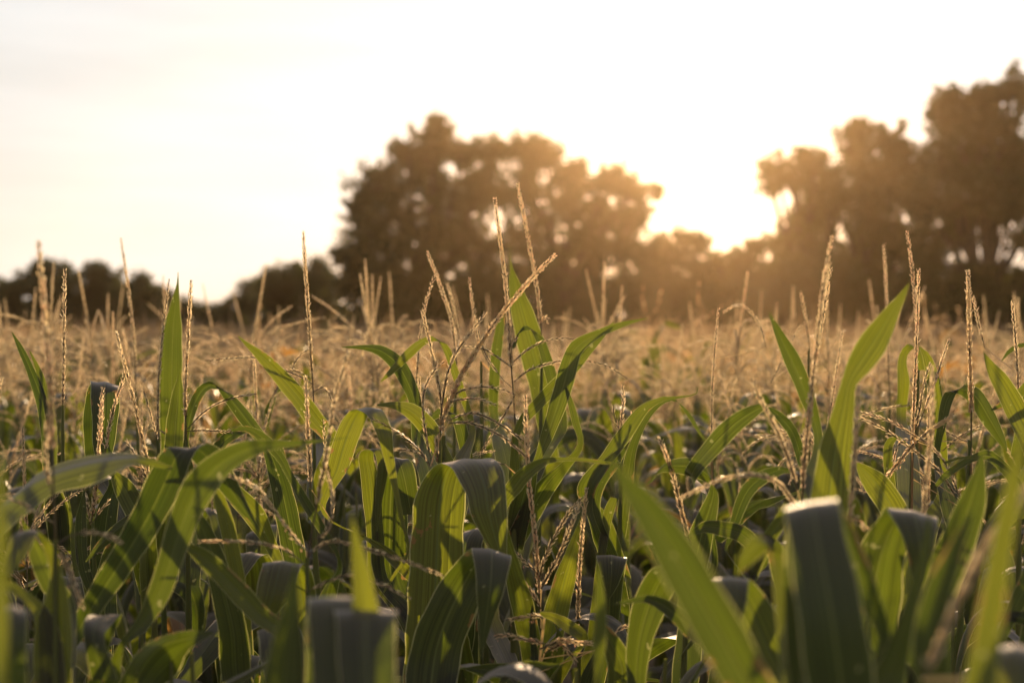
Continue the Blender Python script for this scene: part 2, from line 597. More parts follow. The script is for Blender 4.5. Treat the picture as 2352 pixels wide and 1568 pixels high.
plant('maize plant with a slim dark spike just right of the thick left-edge one', (144, 930, 2.8), [
    sp(2.8, (144, 930), (146, 860), (147, 760), (148, 680), (149, 617), w=1.0, ranks=3, bare=.02)], [
    lf(2.7, (112, 1090, 14, 0), (108, 1000, 14, 0), (95, 920, 13, -3), (70, 850, 9, -4), (47, 800, 6, -3), (27, 762, 1, 0), wave=.5),
    lf(2.7, (122, 1100, 11, 0), (118, 980, 12, 0), (104, 900, 9, -3), (86, 845, 5, -3), (68, 805, 1, 0), wave=.5)])
plant('maize plant behind with a single leaning spike above the second low tree from the left', (312, 900, 3.7), [
    sp(3.7, (312, 900), (310, 820), (304, 745), (293, 650), (284, 590), (277, 546), w=1.1, ranks=3, bare=.15)], [])
plant('maize plant with a broad upright leaf pointing at the sky beside two dark spikes', (362, 1000, 3.0), [
    sp(3.0, (362, 1000), (364, 880), (374, 760), (382, 690), (389, 640), w=.9, ranks=3, bare=.05),
    sp(2.9, (362, 1010), (350, 965), (340, 930), (330, 898), w=.7),
    sp(3.0, (364, 985), (385, 1000), (398, 1010), (412, 1016), w=.7)], [
    lf(3.1, (394, 1120, 20, 0), (394, 1050, 24, 0), (393, 950, 27, 0), (393, 850, 26, 0), (396, 760, 22, 0), (402, 700, 11, 0), (408, 655, 3, 0), (409, 625, .6, 0), wave=.3, fold=.3),
    lf(2.95, (396, 1120, 22, 0), (398, 1060, 22, 0), (401, 990, 21, 0), (407, 920, 16, 0), (411, 875, 7, 0), (413, 846, .6, 0), wave=.4)])
plant('maize plant with the sharpest dark spike right of the broad upright leaf', (428, 1010, 2.7), [
    sp(2.7, (428, 1010), (426, 930), (428, 850), (433, 760), (437, 690), (439, 643), w=1.15, ranks=4, bare=.12),
    sp(2.7, (430, 985), (470, 945), (520, 918), (588, 904), w=.8, bare=.1),
    sp(2.7, (430, 990), (465, 988), (520, 990), (560, 985), w=.7, bare=.1, d2=2.6)], [
    lf(2.7, (428, 1010, 5, 5), (438, 950, 9, 6), (458, 903, 8, 9), (482, 884, 3, 9), (508, 892, 13, 7), (540, 930, 14, -6), (575, 975, 13, -8), (612, 1022, 10, -7), (650, 1080, 3, -3)),
    lf(2.9, (450, 1120, 16, 4), (500, 1030, 13, 6), (530, 1000, 9, 10), (570, 984, 2, 9), (612, 1000, 9, 7), (640, 1030, 8, -5), (657, 1050, 1, 0))])
plant('maize plant with three crossing sharp spikes in front of the broad upright leaf', (342, 1130, 2.55), [
    sp(2.55, (346, 1130), (338, 1060), (325, 1000), (311, 935), (290, 850), (277, 800), (266, 760), w=1.1, ranks=4, bare=.03),
    sp(2.6, (240, 1050), (250, 985), (266, 920), (280, 880), (288, 850), w=1.0, ranks=3),
    sp(2.55, (344, 1128), (334, 1090), (320, 1060), (289, 1008), w=.75)], [
    lf(2.4, (335, 1215, 18, -18), (308, 1165, 23, -13), (282, 1115, 20, -10), (263, 1088, 9, -4), (258, 1078, 1, 0), wave=.5),
    lf(2.8, (225, 1080, 22, 0), (215, 970, 24, 0), (226, 905, 27, 1), (240, 883, 33, 2, 2.76), (241, 892, 33, 2, 2.70), (241, 940, 32, 2, 2.68), (238, 1030, 24, 0, 2.68), (236, 1090, 5, 0, 2.68)),
    lf(2.45, (300, 1190, 12, 4), (288, 1155, 10, 6), (300, 1130, 8, 6, 2.42), (330, 1128, 10, 2, 2.4), (345, 1150, 8, 0, 2.38))])
plant('maize plant with a stubby dense tassel low at the left between grey leaves', (213, 1200, 2.5), [
    sp(2.5, (210, 1200), (216, 1150), (224, 1080), (230, 1000), (233, 940), (236, 888), w=1.15, ranks=4, bare=.05),
    sp(2.5, (207, 1205), (203, 1170), (200, 1153), w=.8, ranks=3),
    sp(2.5, (213, 1200), (228, 1175), (242, 1160), (252, 1149), w=.8, ranks=3, bare=.3),
    sp(2.5, (212, 1250), (225, 1270), (250, 1262), (278, 1265), w=.6, anth=.2)], [
    lf(2.5, (232, 1420, 12, 0), (192, 1300, 14, 0), (186, 1200, 13, 0), (190, 1160, 8, 0), (194, 1125, 1, 0), wave=.5),
    lf(2.5, (178, 1330, 7, 0), (172, 1280, 8, 0), (165, 1210, 5, 0), (157, 1136, .6, 0)),
    lf(2.6, (240, 1400, 30, 6), (235, 1290, 30, 6), (245, 1180, 24, 5), (262, 1110, 12, 2), (235, 1092, 22, 6, 2.5), (205, 1110, 8, 8, 2.45)),
    lf(2.4, (315, 1190, 5, 14), (275, 1212, 7, 13), (232, 1250, 6, 8), (196, 1290, 1, 1))])
plant('maize plant whose tall straight spike rises alone into the bright sky left of centre', (721, 930, 2.95), [
    sp(2.95, (721, 930), (716, 840), (712, 770), (706, 680), (700, 600), (697, 530), w=1.15, ranks=4, bare=.18),
    sp(2.95, (718, 882), (690, 865), (650, 848), (590, 822), (530, 823), (470, 829), w=.8, bare=.05),
    sp(2.95, (716, 870), (690, 855), (672, 845), (690, 815), (708, 803), w=.7, bare=.2),
    sp(2.95, (720, 900), (742, 890), (760, 915), (768, 940), w=.7)], [
    lf(2.9, (760, 1010, 14, -12), (725, 965, 15, -14), (685, 912, 15, -14), (640, 860, 13, -12), (600, 818, 9, -8), (567, 790, 4, -3), (547, 772, .5, -.5), wave=.4),
    lf(3.3, (735, 1000, 16, 8), (700, 930, 20, 14), (665, 880, 14, 22), (640, 880, -4, 22), (620, 930, -12, 12), (612, 980, -5, 3))])
plant('maize plant with a short stiff spike standing before the tall straight one', (712, 1120, 2.4), [
    sp(2.4, (713, 1120), (711, 1060), (708, 1000), (706, 950), (704, 900), (701, 860), w=1.1, ranks=4, bare=.05),
    sp(2.5, (765, 1200), (760, 1110), (750, 1050), (745, 1000), (742, 962), w=.75, anth=.2)], [
    lf(2.5, (690, 1420, 24, 0), (685, 1330, 25, -2), (668, 1230, 27, -4), (648, 1130, 24, -6), (628, 1060, 17, -7), (600, 1000, 6, -4), (585, 975, 1, 0), wave=.4),
    lf(2.3, (780, 1290, 4, -3), (740, 1215, 8, -7), (700, 1150, 8, -8), (665, 1090, 6, -6), (645, 1052, 10, -4), (610, 1012, 10, -8), (570, 985, 3, -7), (530, 988, 0, -3)),
    lf(2.55, (640, 1290, 14, 4), (590, 1190, 20, -14), (545, 1140, 16, -16), (500, 1095, 5, -6), (480, 1078, 1, 0))])
plant('maize plant with pale drooping tassel branches left of centre above the grey folded leaf', (705, 1280, 2.0), [
    sp(2.0, (706, 1280), (722, 1190), (735, 1120), (752, 1030), (768, 920), (785, 860), (801, 803), w=1.0, ranks=3, bare=.25),
    sp(2.0, (702, 1262), (685, 1245), (655, 1205), (622, 1160), (590, 1120), (525, 1090), w=.85, anth=.1, bare=.05),
    sp(2.0, (704, 1300), (660, 1265), (600, 1248), (528, 1242), (455, 1243), w=.65, bare=.1, anth=.1),
    sp(2.0, (702, 1285), (730, 1255), (765, 1243), (800, 1248), (850, 1262), (910, 1280), (1022, 1323), w=.7, bare=.05),
    sp(2.0, (704, 1360), (730, 1345), (765, 1330), (800, 1322), (860, 1335), (945, 1375), w=.6, bare=.05),
    sp(2.0, (712, 1240), (750, 1220), (765, 1150), (752, 1090), (742, 1060), w=.6, anth=.1)], [
    lf(2.15, (550, 1580, 36, 0), (535, 1450, 34, -2), (512, 1350, 28, -6), (482, 1255, 22, -8), (458, 1195, 13, -5), (444, 1168, 1, 0), wave=.5),
    lf(2.2, (560, 1560, 24, 4), (555, 1420, 22, 2), (540, 1300, 18, 0), (520, 1200, 18, 0), (500, 1130, 12, 0), (488, 1100, 2, 0), wave=.5),
    lf(2.2, (700, 1500, 30, 0), (695, 1400, 36, 2), (680, 1320, 40, 4), (655, 1294, 46, 6, 2.14), (645, 1303, 44, 6, 2.1), (630, 1360, 40, 3, 2.08), (612, 1410, 24, 0, 2.08), (600, 1440, 4, 0, 2.08), fold=.12)])
plant('large-leaved maize plant at bottom left with its lit blade folded over to a point', (215, 1640, 2.0), [], [
    lf(2.0, (95, 1590, 8, 5), (160, 1480, 15, 9), (225, 1370, 23, 14), (290, 1270, 28, 17), (345, 1175, 34, 18), (385, 1090, 38, 13), (412, 1036, 36, 2), (448, 1024, 34, -8, 2.03), (490, 1062, 27, -16, 2.08), (535, 1130, 17, -10, 2.1), (572, 1185, 8, -4, 2.1), (595, 1218, .6, 0, 2.1), wave=.4),
    lf(1.85, (275, 1492, 7, 5), (325, 1435, 15, 10), (370, 1350, 24, 10), (405, 1240, 28, 12), (440, 1150, 32, 16), (480, 1090, 28, 22), (530, 1050, 12, 24), (590, 1026, 4, 17), (650, 1020, 0, 9), (720, 1014, 0, 4), (805, 1004, 0, .6), wave=.7),
    lf(1.9, (655, 1490, 12, -14), (590, 1405, 16, -17), (525, 1335, 17, -17), (462, 1275, 13, -13), (416, 1243, 1, -1), wave=.3),
    lf(1.85, (290, 1620, 30, 20), (335, 1540, 34, 30, 1.85, .03), (380, 1495, 26, 32, 1.85, .04), (430, 1467, 10, 20), (490, 1452, 1, 2)),
    lf(1.9, (230, 1500, 20, -10), (260, 1420, 22, -10), (230, 1425, 26, 10, 1.85), (215, 1460, 24, 6, 1.8), (240, 1560, 30, 0, 1.8))])
plant('maize plant sending one wide grey leaf arching in from the left edge of the field', (-35, 1330, 1.85), [], [
    lf(1.9, (-20, 1250, -10, -30), (20, 1175, -8, -36, 1.9, .03), (70, 1130, -7, -33, 1.9, .03), (117, 1104, -6, -27, 1.9, .03), (175, 1085, -3, -26, 1.9, .03), (233, 1071, -2, -24, 1.9, .03), (300, 1059, 0, -16, 1.9, .02), (340, 1060, 2, -9), (395, 1076, 2, -3), wave=1.2)])
plant('maize plant behind with a paired spike tip leaning left of the central tassels', (1048, 830, 3.3), [
    sp(3.3, (1048, 830), (1038, 740), (1020, 680), (1000, 625), (990, 600), (981, 577), w=1.2, ranks=3, bare=.1),
    sp(3.5, (1055, 780), (1048, 740), (1038, 690), (1027, 650), w=1.1, ranks=3)], [])
plant('maize plant with a spike leaning right to meet the leaning pair left of centre', (955, 960, 3.0), [
    sp(3.0, (955, 970), (956, 900), (963, 790), (975, 710), (990, 655), (1001, 625), w=1.0, ranks=3, bare=.03)], [])
plant('maize plant with a sharp dark spike before an arching narrow leaf left of centre', (1020, 1000, 2.6), [
    sp(2.6, (1018, 990), (1014, 930), (1003, 860), (990, 800), (980, 755), (969, 710), w=1.05, ranks=4, bare=.05)], [
    lf(2.8, (960, 1010, -14, 3), (955, 930, -14, 5), (938, 880, -15, 8), (912, 835, -13, 13), (875, 806, -4, 12), (835, 798, 0, 6), (785, 797, 0, .8), wave=.4),
    lf(2.75, (1085, 990, 7, -3), (1060, 900, 8, -5), (1040, 840, 8, -4), (1022, 795, 8, -1), (1000, 778, 2, 5), (970, 786, 4, 8), (935, 816, 7, 8), (900, 852, 5, 5), (874, 877, .6, .6), wave=.3)])
plant('maize plant with a crooked short spike between the arching leaf and the diagonal spike', (1105, 830, 3.2), [
    sp(3.2, (1155, 880), (1120, 830), (1098, 780), (1088, 720), (1080, 660), (1078, 637), w=.9, ranks=3, bare=.35)], [])
plant('maize plant carrying the very tall forked pale spike in the centre with feathery side branches', (1185, 1000, 2.85), [
    sp(2.85, (1186, 1030), (1181, 930), (1175, 850), (1168, 740), (1160, 640), (1147, 540), (1136, 453), w=1.25, ranks=4, bare=.32),
    sp(2.85, (1178, 832), (1205, 808), (1235, 790), (1275, 778), (1310, 778), (1350, 788), w=.75, bare=.04),
    sp(2.8, (1180, 877), (1215, 850), (1260, 835), (1310, 826), (1350, 829), (1400, 843), (1441, 870), w=.75, bare=.04, anth=.05),
    sp(2.85, (1178, 846), (1150, 825), (1115, 803), (1090, 798), (1050, 795), w=.7, bare=.04),
    sp(2.8, (1184, 905), (1160, 950), (1125, 1005), (1100, 1050), w=.75, bare=.04),
    sp(2.85, (1176, 890), (1150, 865), (1115, 812), (1098, 760), w=.6, bare=.3),
    sp(2.85, (1175, 798), (1183, 782), (1188, 774), w=.6)], [
    lf(3.2, (1270, 1080, 15, 0), (1250, 960, 20, 0), (1240, 880, 26, -3), (1222, 800, 31, -5), (1203, 730, 26, -6), (1185, 665, 15, -4), (1175, 618, 4, 0), (1172, 590, 1, 0), (1170, 562, .6, 0), wave=.3),
    lf(3.1, (1135, 960, 11, 0), (1135, 880, 12, 1), (1140, 810, 12, 2), (1150, 745, 9, 3), (1157, 715, 2, 1), wave=.3),
    lf(3.0, (1290, 980, 13, 0), (1270, 880, 14, 0), (1248, 800, 12, 0), (1232, 765, 10, 4), (1210, 752, 2, 6), (1190, 765, -5, 6), (1180, 800, -4, 2))])
plant('maize plant with a second very tall pale spike beside the central forked one', (1245, 790, 3.15), [
    sp(3.15, (1245, 790), (1240, 720), (1230, 640), (1215, 560), (1200, 480), (1189, 420), w=1.2, ranks=4, bare=.12),
    sp(3.15, (1243, 745), (1252, 728), (1258, 745), w=.8, anth=.3)], [])
plant('maize plant whose thick spike slants up to the right across the centre', (1010, 990, 2.5), [
    sp(2.5, (1003, 1060), (1015, 975), (1040, 905), (1075, 835), (1130, 750), (1190, 675), (1240, 620), (1277, 583), w=1.35, ranks=5, bare=.12),
    sp(2.5, (1012, 960), (1025, 870), (1045, 815), (1080, 765), (1117, 716), w=1.0, ranks=3, bare=.15),
    sp(2.45, (1032, 966), (1055, 955), (1095, 949), (1150, 975), (1203, 1012), w=.85, bare=.06),
    sp(2.4, (1030, 971), (1084, 972), (1150, 1000), (1185, 1028), (1212, 1052), w=.85, bare=.06),
    sp(2.45, (992, 1066), (978, 998), (971, 930), (978, 885), (998, 850), (1020, 830), w=.85, bare=.1),
    sp(2.5, (1025, 925), (1060, 897), (1110, 888), (1150, 893), (1182, 905), w=.8, bare=.04),
    sp(2.5, (1028, 930), (1045, 920), (1095, 915), (1140, 930), w=.7, bare=.04),
    sp(2.4, (988, 1072), (960, 1030), (910, 990), (853, 960), w=.7, bare=.04),
    sp(2.45, (990, 1070), (975, 1050), (945, 1035), (910, 1032), w=.7),
    sp(2.45, (1005, 1050), (1003, 1010), (1004, 1002), w=.9, ranks=3)], [
    lf(2.6, (1045, 1110, -12, 8), (1012, 1035, -14, 12), (980, 978, -17, 14), (942, 942, -10, 14), (902, 930, 0, 8), (866, 930, 0, 2)),
    lf(2.75, (1075, 1090, 14, 0), (1065, 1010, 14, -2), (1050, 960, 12, -3), (1030, 945, 8, 6), (1000, 952, 0, 10), (975, 980, -7, 8)),
    lf(2.5, (745, 1180, 6, 2), (775, 1075, 22, 6), (798, 1000, 26, 10), (825, 948, 22, 3), (856, 942, 20, -5, 2.44), (880, 985, 19, 0, 2.4), (892, 1045, 13, 0, 2.4), (908, 1120, 7, 0, 2.4), (922, 1190, 5, 0, 2.4), (938, 1264, 3, 1, 2.4), (905, 1320, 3, 2, 2.4), (876, 1368, .6, .6, 2.4)),
    lf(2.6, (900, 1330, 40, 0), (895, 1200, 42, 0), (900, 1100, 36, 3), (905, 1055, 24, 3, 2.55), (925, 1080, 26, -8, 2.5), (945, 1180, 22, -2, 2.5)),
    lf(2.6, (870, 1330, 22, 0), (862, 1230, 20, 0), (850, 1100, 22, 5), (842, 1045, 16, 5), (862, 1032, 8, -2, 2.56), (880, 1060, 14, -4, 2.55), (870, 1150, 8, 0, 2.55), (865, 1220, 2, 0, 2.55), wave=.3)])
plant('maize plant filling the lower centre with a huge folded blade above a smaller folded one', (1000, 1650, 2.35), [], [
    lf(2.35, (985, 1620, 60, 4), (993, 1480, 62, 4), (1000, 1330, 62, 3), (1005, 1220, 60, 3), (1012, 1140, 58, 2), (1030, 1085, 52, -6), (1060, 1062, 56, -5, 2.32), (1092, 1070, 54, -8, 2.25), (1115, 1120, 46, -12, 2.21), (1122, 1170, 42, -6, 2.2), (1136, 1225, 30, -4, 2.2), (1150, 1275, 14, -2, 2.2), (1162, 1310, 1, 0, 2.2), wave=.5, fold=.15),
    lf(2.15, (985, 1640, 56, 0), (1000, 1500, 62, -6), (1040, 1390, 64, -8), (1085, 1310, 56, -2), (1122, 1268, 44, 9, 2.1), (1129, 1276, 44, 9, 2.05), (1127, 1340, 34, 5, 2.02), (1118, 1410, 20, 1, 2.02), (1108, 1480, 6, 0, 2.02), (1104, 1510, 1, 0, 2.02), wave=.4, fold=.12)])
plant('maize plant at lower centre with an open pink-flowered tassel fanned like a candelabrum', (1243, 1440, 2.4), [
    sp(2.4, (1243, 1445), (1240, 1380), (1236, 1310), (1228, 1220), (1216, 1120), (1209, 1000), (1207, 908), w=1.15, ranks=4, bare=.15, anth=.03),
    sp(2.4, (1240, 1330), (1245, 1300), (1262, 1255), (1285, 1212), (1312, 1170), (1338, 1142), w=.95, ranks=3, bare=.05, anth=.05),
    sp(2.36, (1243, 1352), (1262, 1315), (1285, 1272), (1310, 1210), (1333, 1152), w=1.1, ranks=3, bare=.05, anth=.12),
    sp(2.4, (1237, 1328), (1228, 1308), (1212, 1296), (1195, 1278), (1178, 1260), w=.85, bare=.04, anth=.25),
    sp(2.36, (1242, 1398), (1228, 1370), (1210, 1345), (1190, 1320), (1172, 1295), w=1.0, ranks=3, bare=.04, anth=.4),
    sp(2.4, (1160, 1066), (1130, 1062), (1120, 1060), w=.6)], [
    lf(2.92, (1255, 1560, 26, 4), (1268, 1450, 28, 8), (1295, 1340, 24, 8), (1318, 1260, 14, 6), (1338, 1185, 2, 2), wave=.6),
    lf(2.3, (1150, 1190, 14, 6), (1185, 1112, 14, 12), (1225, 1074, 8, 12), (1265, 1056, 2, 6), (1330, 1055, 0, 4), (1390, 1062, 0, 4), (1437, 1067, 0, .6)),
    lf(2.35, (1285, 1470, 10, 4), (1280, 1440, 6, 8), (1262, 1418, 4, 9), (1240, 1408, 1, 8), (1228, 1425, -5, 4), wave=.4),
    lf(2.3, (1340, 1470, 12, -8), (1310, 1440, 10, -11), (1275, 1418, 5, -9), (1245, 1410, 0, -6), (1228, 1420, -3, -1)),
    lf(2.95, (1120, 1400, 24, 0), (1150, 1270, 24, 3), (1185, 1160, 22, 8), (1230, 1105, 14, 14), (1270, 1070, 4, 12), (1300, 1060, 0, 3))])
plant('maize plant with one upright golden spike just right of the candelabrum tassel', (1330, 1445, 2.45), [
    sp(2.45, (1327, 1450), (1328, 1390), (1331, 1310), (1338, 1215), (1343, 1160), (1347, 1118), w=1.1, ranks=4, bare=.03, anth=.02)], [
    lf(2.5, (1395, 1470, 20, 0), (1400, 1380, 27, 0), (1402, 1320, 32, 1), (1404, 1279, 34, 3, 2.46), (1405, 1290, 33, 3, 2.42), (1403, 1335, 20, 2, 2.41), (1400, 1372, 2, 0, 2.41), wave=.3, fold=.12),
    lf(2.5, (1360, 1480, 15, 0), (1375, 1330, 10, 2), (1388, 1230, 10, 1), (1400, 1170, 12, 1), (1412, 1143, 9, 2), wave=.3)])
plant('maize plant hidden at bottom centre with a low flowering tassel lying between leaves', (1235, 1560, 2.25), [
    sp(2.25, (1250, 1420), (1235, 1413), (1205, 1416), (1162, 1424), w=.9, ranks=3, anth=.45),
    sp(2.2, (1260, 1480), (1208, 1468), (1170, 1458), (1136, 1461), w=.95, ranks=3, anth=.45),
    sp(2.2, (1240, 1490), (1290, 1470), (1330, 1475), (1362, 1475), w=1.1, ranks=4, anth=.35),
    sp(2.2, (1250, 1500), (1285, 1480), (1300, 1490), (1325, 1520), w=.9, ranks=3, anth=.3),
    sp(2.15, (1390, 1490), (1420, 1520), (1445, 1545), (1470, 1580), w=1.2, ranks=4, anth=.35),
    sp(2.3, (1395, 1480), (1415, 1450), (1450, 1430), w=.8, ranks=3, anth=.2)], [
    lf(2.1, (1215, 1620, 10, -24), (1195, 1545, 12, -22), (1160, 1540, 6, -18), (1110, 1536, 2, -12), (1065, 1535, 0, -2)),
    lf(2.1, (1150, 1600, 8, 20), (1180, 1548, 8, 18), (1215, 1530, 5, 14), (1255, 1528, 1, 8), (1295, 1526, 0, 1)),
    lf(2.35, (1228, 1520, 10, 0), (1225, 1460, 9, 0), (1222, 1410, 5, 0), (1224, 1388, 1, 0), wave=.4)])
plant('maize plant right of centre with crossed strap leaves pointing up to the right', (1180, 1110, 2.75), [], [
    lf(2.75, (1188, 990, 6, 10), (1240, 922, 8, 12), (1300, 862, 9, 12), (1352, 800, 8, 10), (1385, 765, 5, 6), (1410, 740, .6, .8), wave=.3),
    lf(2.7, (1230, 1068, 8, 4), (1262, 985, 15, 6), (1292, 895, 20, 6), (1308, 835, 20, 2), (1325, 797, 14, 11), (1370, 768, 4, 9), (1430, 745, 2, 6), (1489, 730, 0, .6), wave=.3),
    lf(2.7, (1330, 1030, 8, 0), (1322, 970, 8, -2), (1312, 930, 7, -2), (1300, 890, 3, -1))])
plant('maize plant right of centre with a thin curling leaf and a small frayed tassel', (1428, 1010, 2.6), [
    sp(2.6, (1428, 1020), (1428, 960), (1432, 920), (1430, 884), w=.9, ranks=3, bare=.1, anth=.08),
    sp(2.6, (1428, 1010), (1420, 980), (1411, 955), (1408, 928), w=.7, ranks=2, anth=.1),
    sp(2.6, (1429, 1000), (1440, 980), (1448, 965), (1452, 945), w=.7, ranks=2, anth=.15)], [
    lf(2.5, (1345, 1130, 20, 10), (1395, 1052, 14, 8), (1440, 990, 14, 10), (1480, 938, 8, 8), (1520, 917, 4, 4), (1560, 912, 0, 2.5), (1598, 905, 1, 1), (1603, 888, .5, .5)),
    lf(2.6, (1460, 1010, 5, 12), (1500, 935, 3, 12), (1545, 916, 1, 4), (1580, 950, 4, -2), (1605, 990, 3, -2), (1626, 1022, .5, 0)),
    lf(2.5, (1380, 1230, 20, 6), (1360, 1160, 18, 8), (1375, 1100, 18, 10), (1410, 1058, 12, 12), (1435, 1030, 3, 6))])
plant('maize plant right of centre with a knobbly tilted spike against dark leaves', (1585, 1240, 2.3), [
    sp(2.3, (1585, 1245), (1570, 1190), (1558, 1140), (1545, 1090), (1530, 1045), (1513, 1002), w=1.15, ranks=4, bare=.05, anth=.08)], [
    lf(2.2, (1755, 1300, 12, -12), (1712, 1232, 8, -18), (1660, 1214, 0, -18), (1615, 1210, -3, -12), (1583, 1230, -3, -2)),
    lf(2.3, (1640, 1130, 10, 8), (1620, 1085, 2, 22), (1570, 1070, 0, 20), (1520, 1075, -4, 10), (1490, 1110, -8, 4)),
    lf(2.4, (1600, 1360, 14, 0), (1640, 1300, 8, 0), (1635, 1210, 4, 0), (1640, 1180, .6, 0))])
plant('maize plant with a slim pale spike rising above the golden tassels between the trees', (1635, 1010, 3.0), [
    sp(3.0, (1635, 1180), (1634, 1010), (1636, 900), (1642, 800), (1651, 706), w=.85, ranks=3, bare=.35),
    sp(3.0, (1637, 1010), (1665, 975), (1700, 960), (1740, 968), w=.8),
    sp(3.3, (1760, 800), (1745, 745), (1715, 708), (1690, 702), (1660, 718), w=.9, ranks=2)], [
    lf(2.3, (1585, 1095, 10, 16), (1640, 1022, 12, 19), (1690, 972, 10, 19), (1735, 942, 5, 12), (1762, 932, 1, 1)),
    lf(2.6, (1850, 1120, 8, 0), (1842, 1060, 10, -3), (1822, 995, 10, -6), (1790, 955, 7, -7), (1765, 935, 1, -1))])
plant('maize plant right of centre with an arching bead-like branch and tall double spike', (1838, 1160, 2.1), [
    sp(2.05, (1843, 1160), (1848, 1060), (1862, 920), (1877, 780), (1893, 650), (1912, 541), w=1.15, ranks=4, bare=.1),
    sp(1.95, (1846, 1175), (1820, 1150), (1790, 1110), (1745, 1092), (1700, 1092), (1650, 1102), (1600, 1125), (1560, 1145), w=.95, ranks=3, bare=.05),
    sp(2.0, (1832, 1125), (1810, 1050), (1788, 995), (1757, 935), (1740, 900), (1725, 868), w=1.0, ranks=3, bare=.05, anth=.1),
    sp(2.05, (1843, 1130), (1845, 1080), (1843, 1050), w=.9, ranks=3, anth=.1)], [
    lf(2.25, (1668, 1265, 2, 2), (1672, 1250, 4, 2), (1690, 1190, 11, 4), (1715, 1130, 14, 8), (1752, 1095, 10, 12), (1800, 1078, 4, 8), (1830, 1090, 1, 1)),
    lf(2.3, (1880, 1010, 10, -4), (1852, 905, 16, -8), (1822, 832, 17, -8), (1792, 772, 10, -6), (1766, 716, .6, -.6), wave=.3),
    lf(2.0, (1765, 1230, 14, 8), (1720, 1330, 14, 10), (1745, 1270, 14, 12), (1790, 1200, 10, 12), (1810, 1160, 8, 8))])
plant('maize plant behind the tall double spike with a shorter spike seen through it', (1858, 930, 2.7), [
    sp(2.7, (1858, 930), (1868, 850), (1882, 780), (1895, 700), (1909, 613), w=1.0, ranks=3, bare=.1)], [])
plant('maize plant with a lone thin spike before the dark trees right of the sky gap', (2044, 930, 3.7), [
    sp(3.7, (2044, 930), (2040, 820), (2037, 700), (2033, 620), (2030, 558), w=1.1, ranks=3, bare=.3)], [])
plant('maize plant with a small spike and slanting branch left of the tall double spike', (1858, 800, 3.5), [
    sp(3.5, (1860, 800), (1854, 755), (1846, 705), (1838, 668), w=1.0, ranks=3, bare=.1),
    sp(3.3, (1770, 880), (1800, 820), (1835, 755), (1850, 740), w=.8)], [])
plant('maize plant at right with a high leaning spike left of the sharp spear-shaped one', (2110, 800, 3.1), [
    sp(3.1, (2110, 800), (2106, 740), (2100, 670), (2092, 595), (2083, 530), w=1.1, ranks=3, bare=.1)], [])
plant('maize plant at right with a dense tassel of crossing straight and drooping branches', (2096, 1010, 2.6), [
    sp(2.6, (2094, 1180), (2096, 1010), (2100, 900), (2104, 800), (2108, 700), (2110, 615), w=1.05, ranks=4, bare=.25),
    sp(2.6, (2100, 1000), (2112, 940), (2122, 880), (2138, 832), w=.85, ranks=3, bare=.1),
    sp(2.6, (2104, 1000), (2120, 950), (2150, 870), (2166, 820), (2180, 778), w=.8, ranks=3, bare=.25),
    sp(2.5, (2215, 1170), (2180, 1080), (2140, 1025), (2100, 1000), (2040, 965), (1952, 940), w=.8, ranks=3, bare=.02),
    sp(2.5, (2195, 1140), (2160, 1085), (2120, 1050), (2080, 1020), (2030, 985), (1955, 950), w=.8, ranks=3, bare=.02),
    sp(2.5, (2098, 1018), (2065, 1060), (2045, 1085), (2024, 1116), w=1.2, ranks=4, bare=.05, anth=.5),
    sp(2.55, (2105, 1015), (2140, 985), (2165, 970), (2191, 950), w=1.2, ranks=4, bare=.05, anth=.5),
    sp(2.55, (2094, 1010), (2075, 1010), (2060, 1030), (2052, 1060), w=.7, anth=.2),
    sp(2.7, (2165, 1035), (2200, 1005), (2225, 990), (2257, 976), w=.7, ranks=3),
    sp(2.7, (2222, 1015), (2200, 1005), (2175, 992), (2162, 988), w=.6)], [
    lf(2.3, (2085, 1250, 20, -10), (2053, 1170, 28, -14), (2013, 1110, 25, -14), (1983, 1078, 13, -8), (1965, 1060, 1, 0), wave=.5),
    lf(2.7, (2050, 1130, 12, 4), (2040, 1060, 12, 4), (2042, 1020, 8, 6), (2062, 1003, 1, 5), (2080, 1020, -4, 2)),
    lf(2.7, (2165, 1130, 12, 0), (2160, 1020, 15, 0), (2148, 900, 16, 0), (2130, 820, 12, 3), (2112, 795, 3, 2), wave=.4),
    lf(3.0, (2070, 960, 12, 0), (2075, 880, 14, 0), (2073, 830, 10, 6), (2085, 800, 4, 8, 3.0), (2110, 800, 8, -2, 2.95), (2120, 850, 10, 0, 2.95))])
plant('maize plant at right with the thick straight spear-shaped spike on a bare stem', (2228, 1010, 2.45), [
    sp(2.45, (2230, 1090), (2231, 960), (2229, 870), (2227, 780), (2225, 690), (2223, 619), w=1.3, ranks=5, bare=.3)], [
    lf(2.6, (2152, 1060, 8, 3), (2163, 975, 10, 4), (2178, 912, 12, 8), (2203, 893, 9, -9), (2237, 907, 16, -12), (2272, 962, 16, -10), (2300, 1010, 9, -6), (2313, 1036, 1, 0)),
    lf(2.4, (2330, 1120, 6, -14), (2280, 1050, 2, -14), (2240, 1050, -2, -8), (2180, 1085, -6, -6), (2150, 1115, -3, -3)),
    lf(2.35, (2350, 1130, 2, -8), (2290, 1060, 0, -6), (2220, 1050, 0, -3), (2170, 1062, -2, -3))])
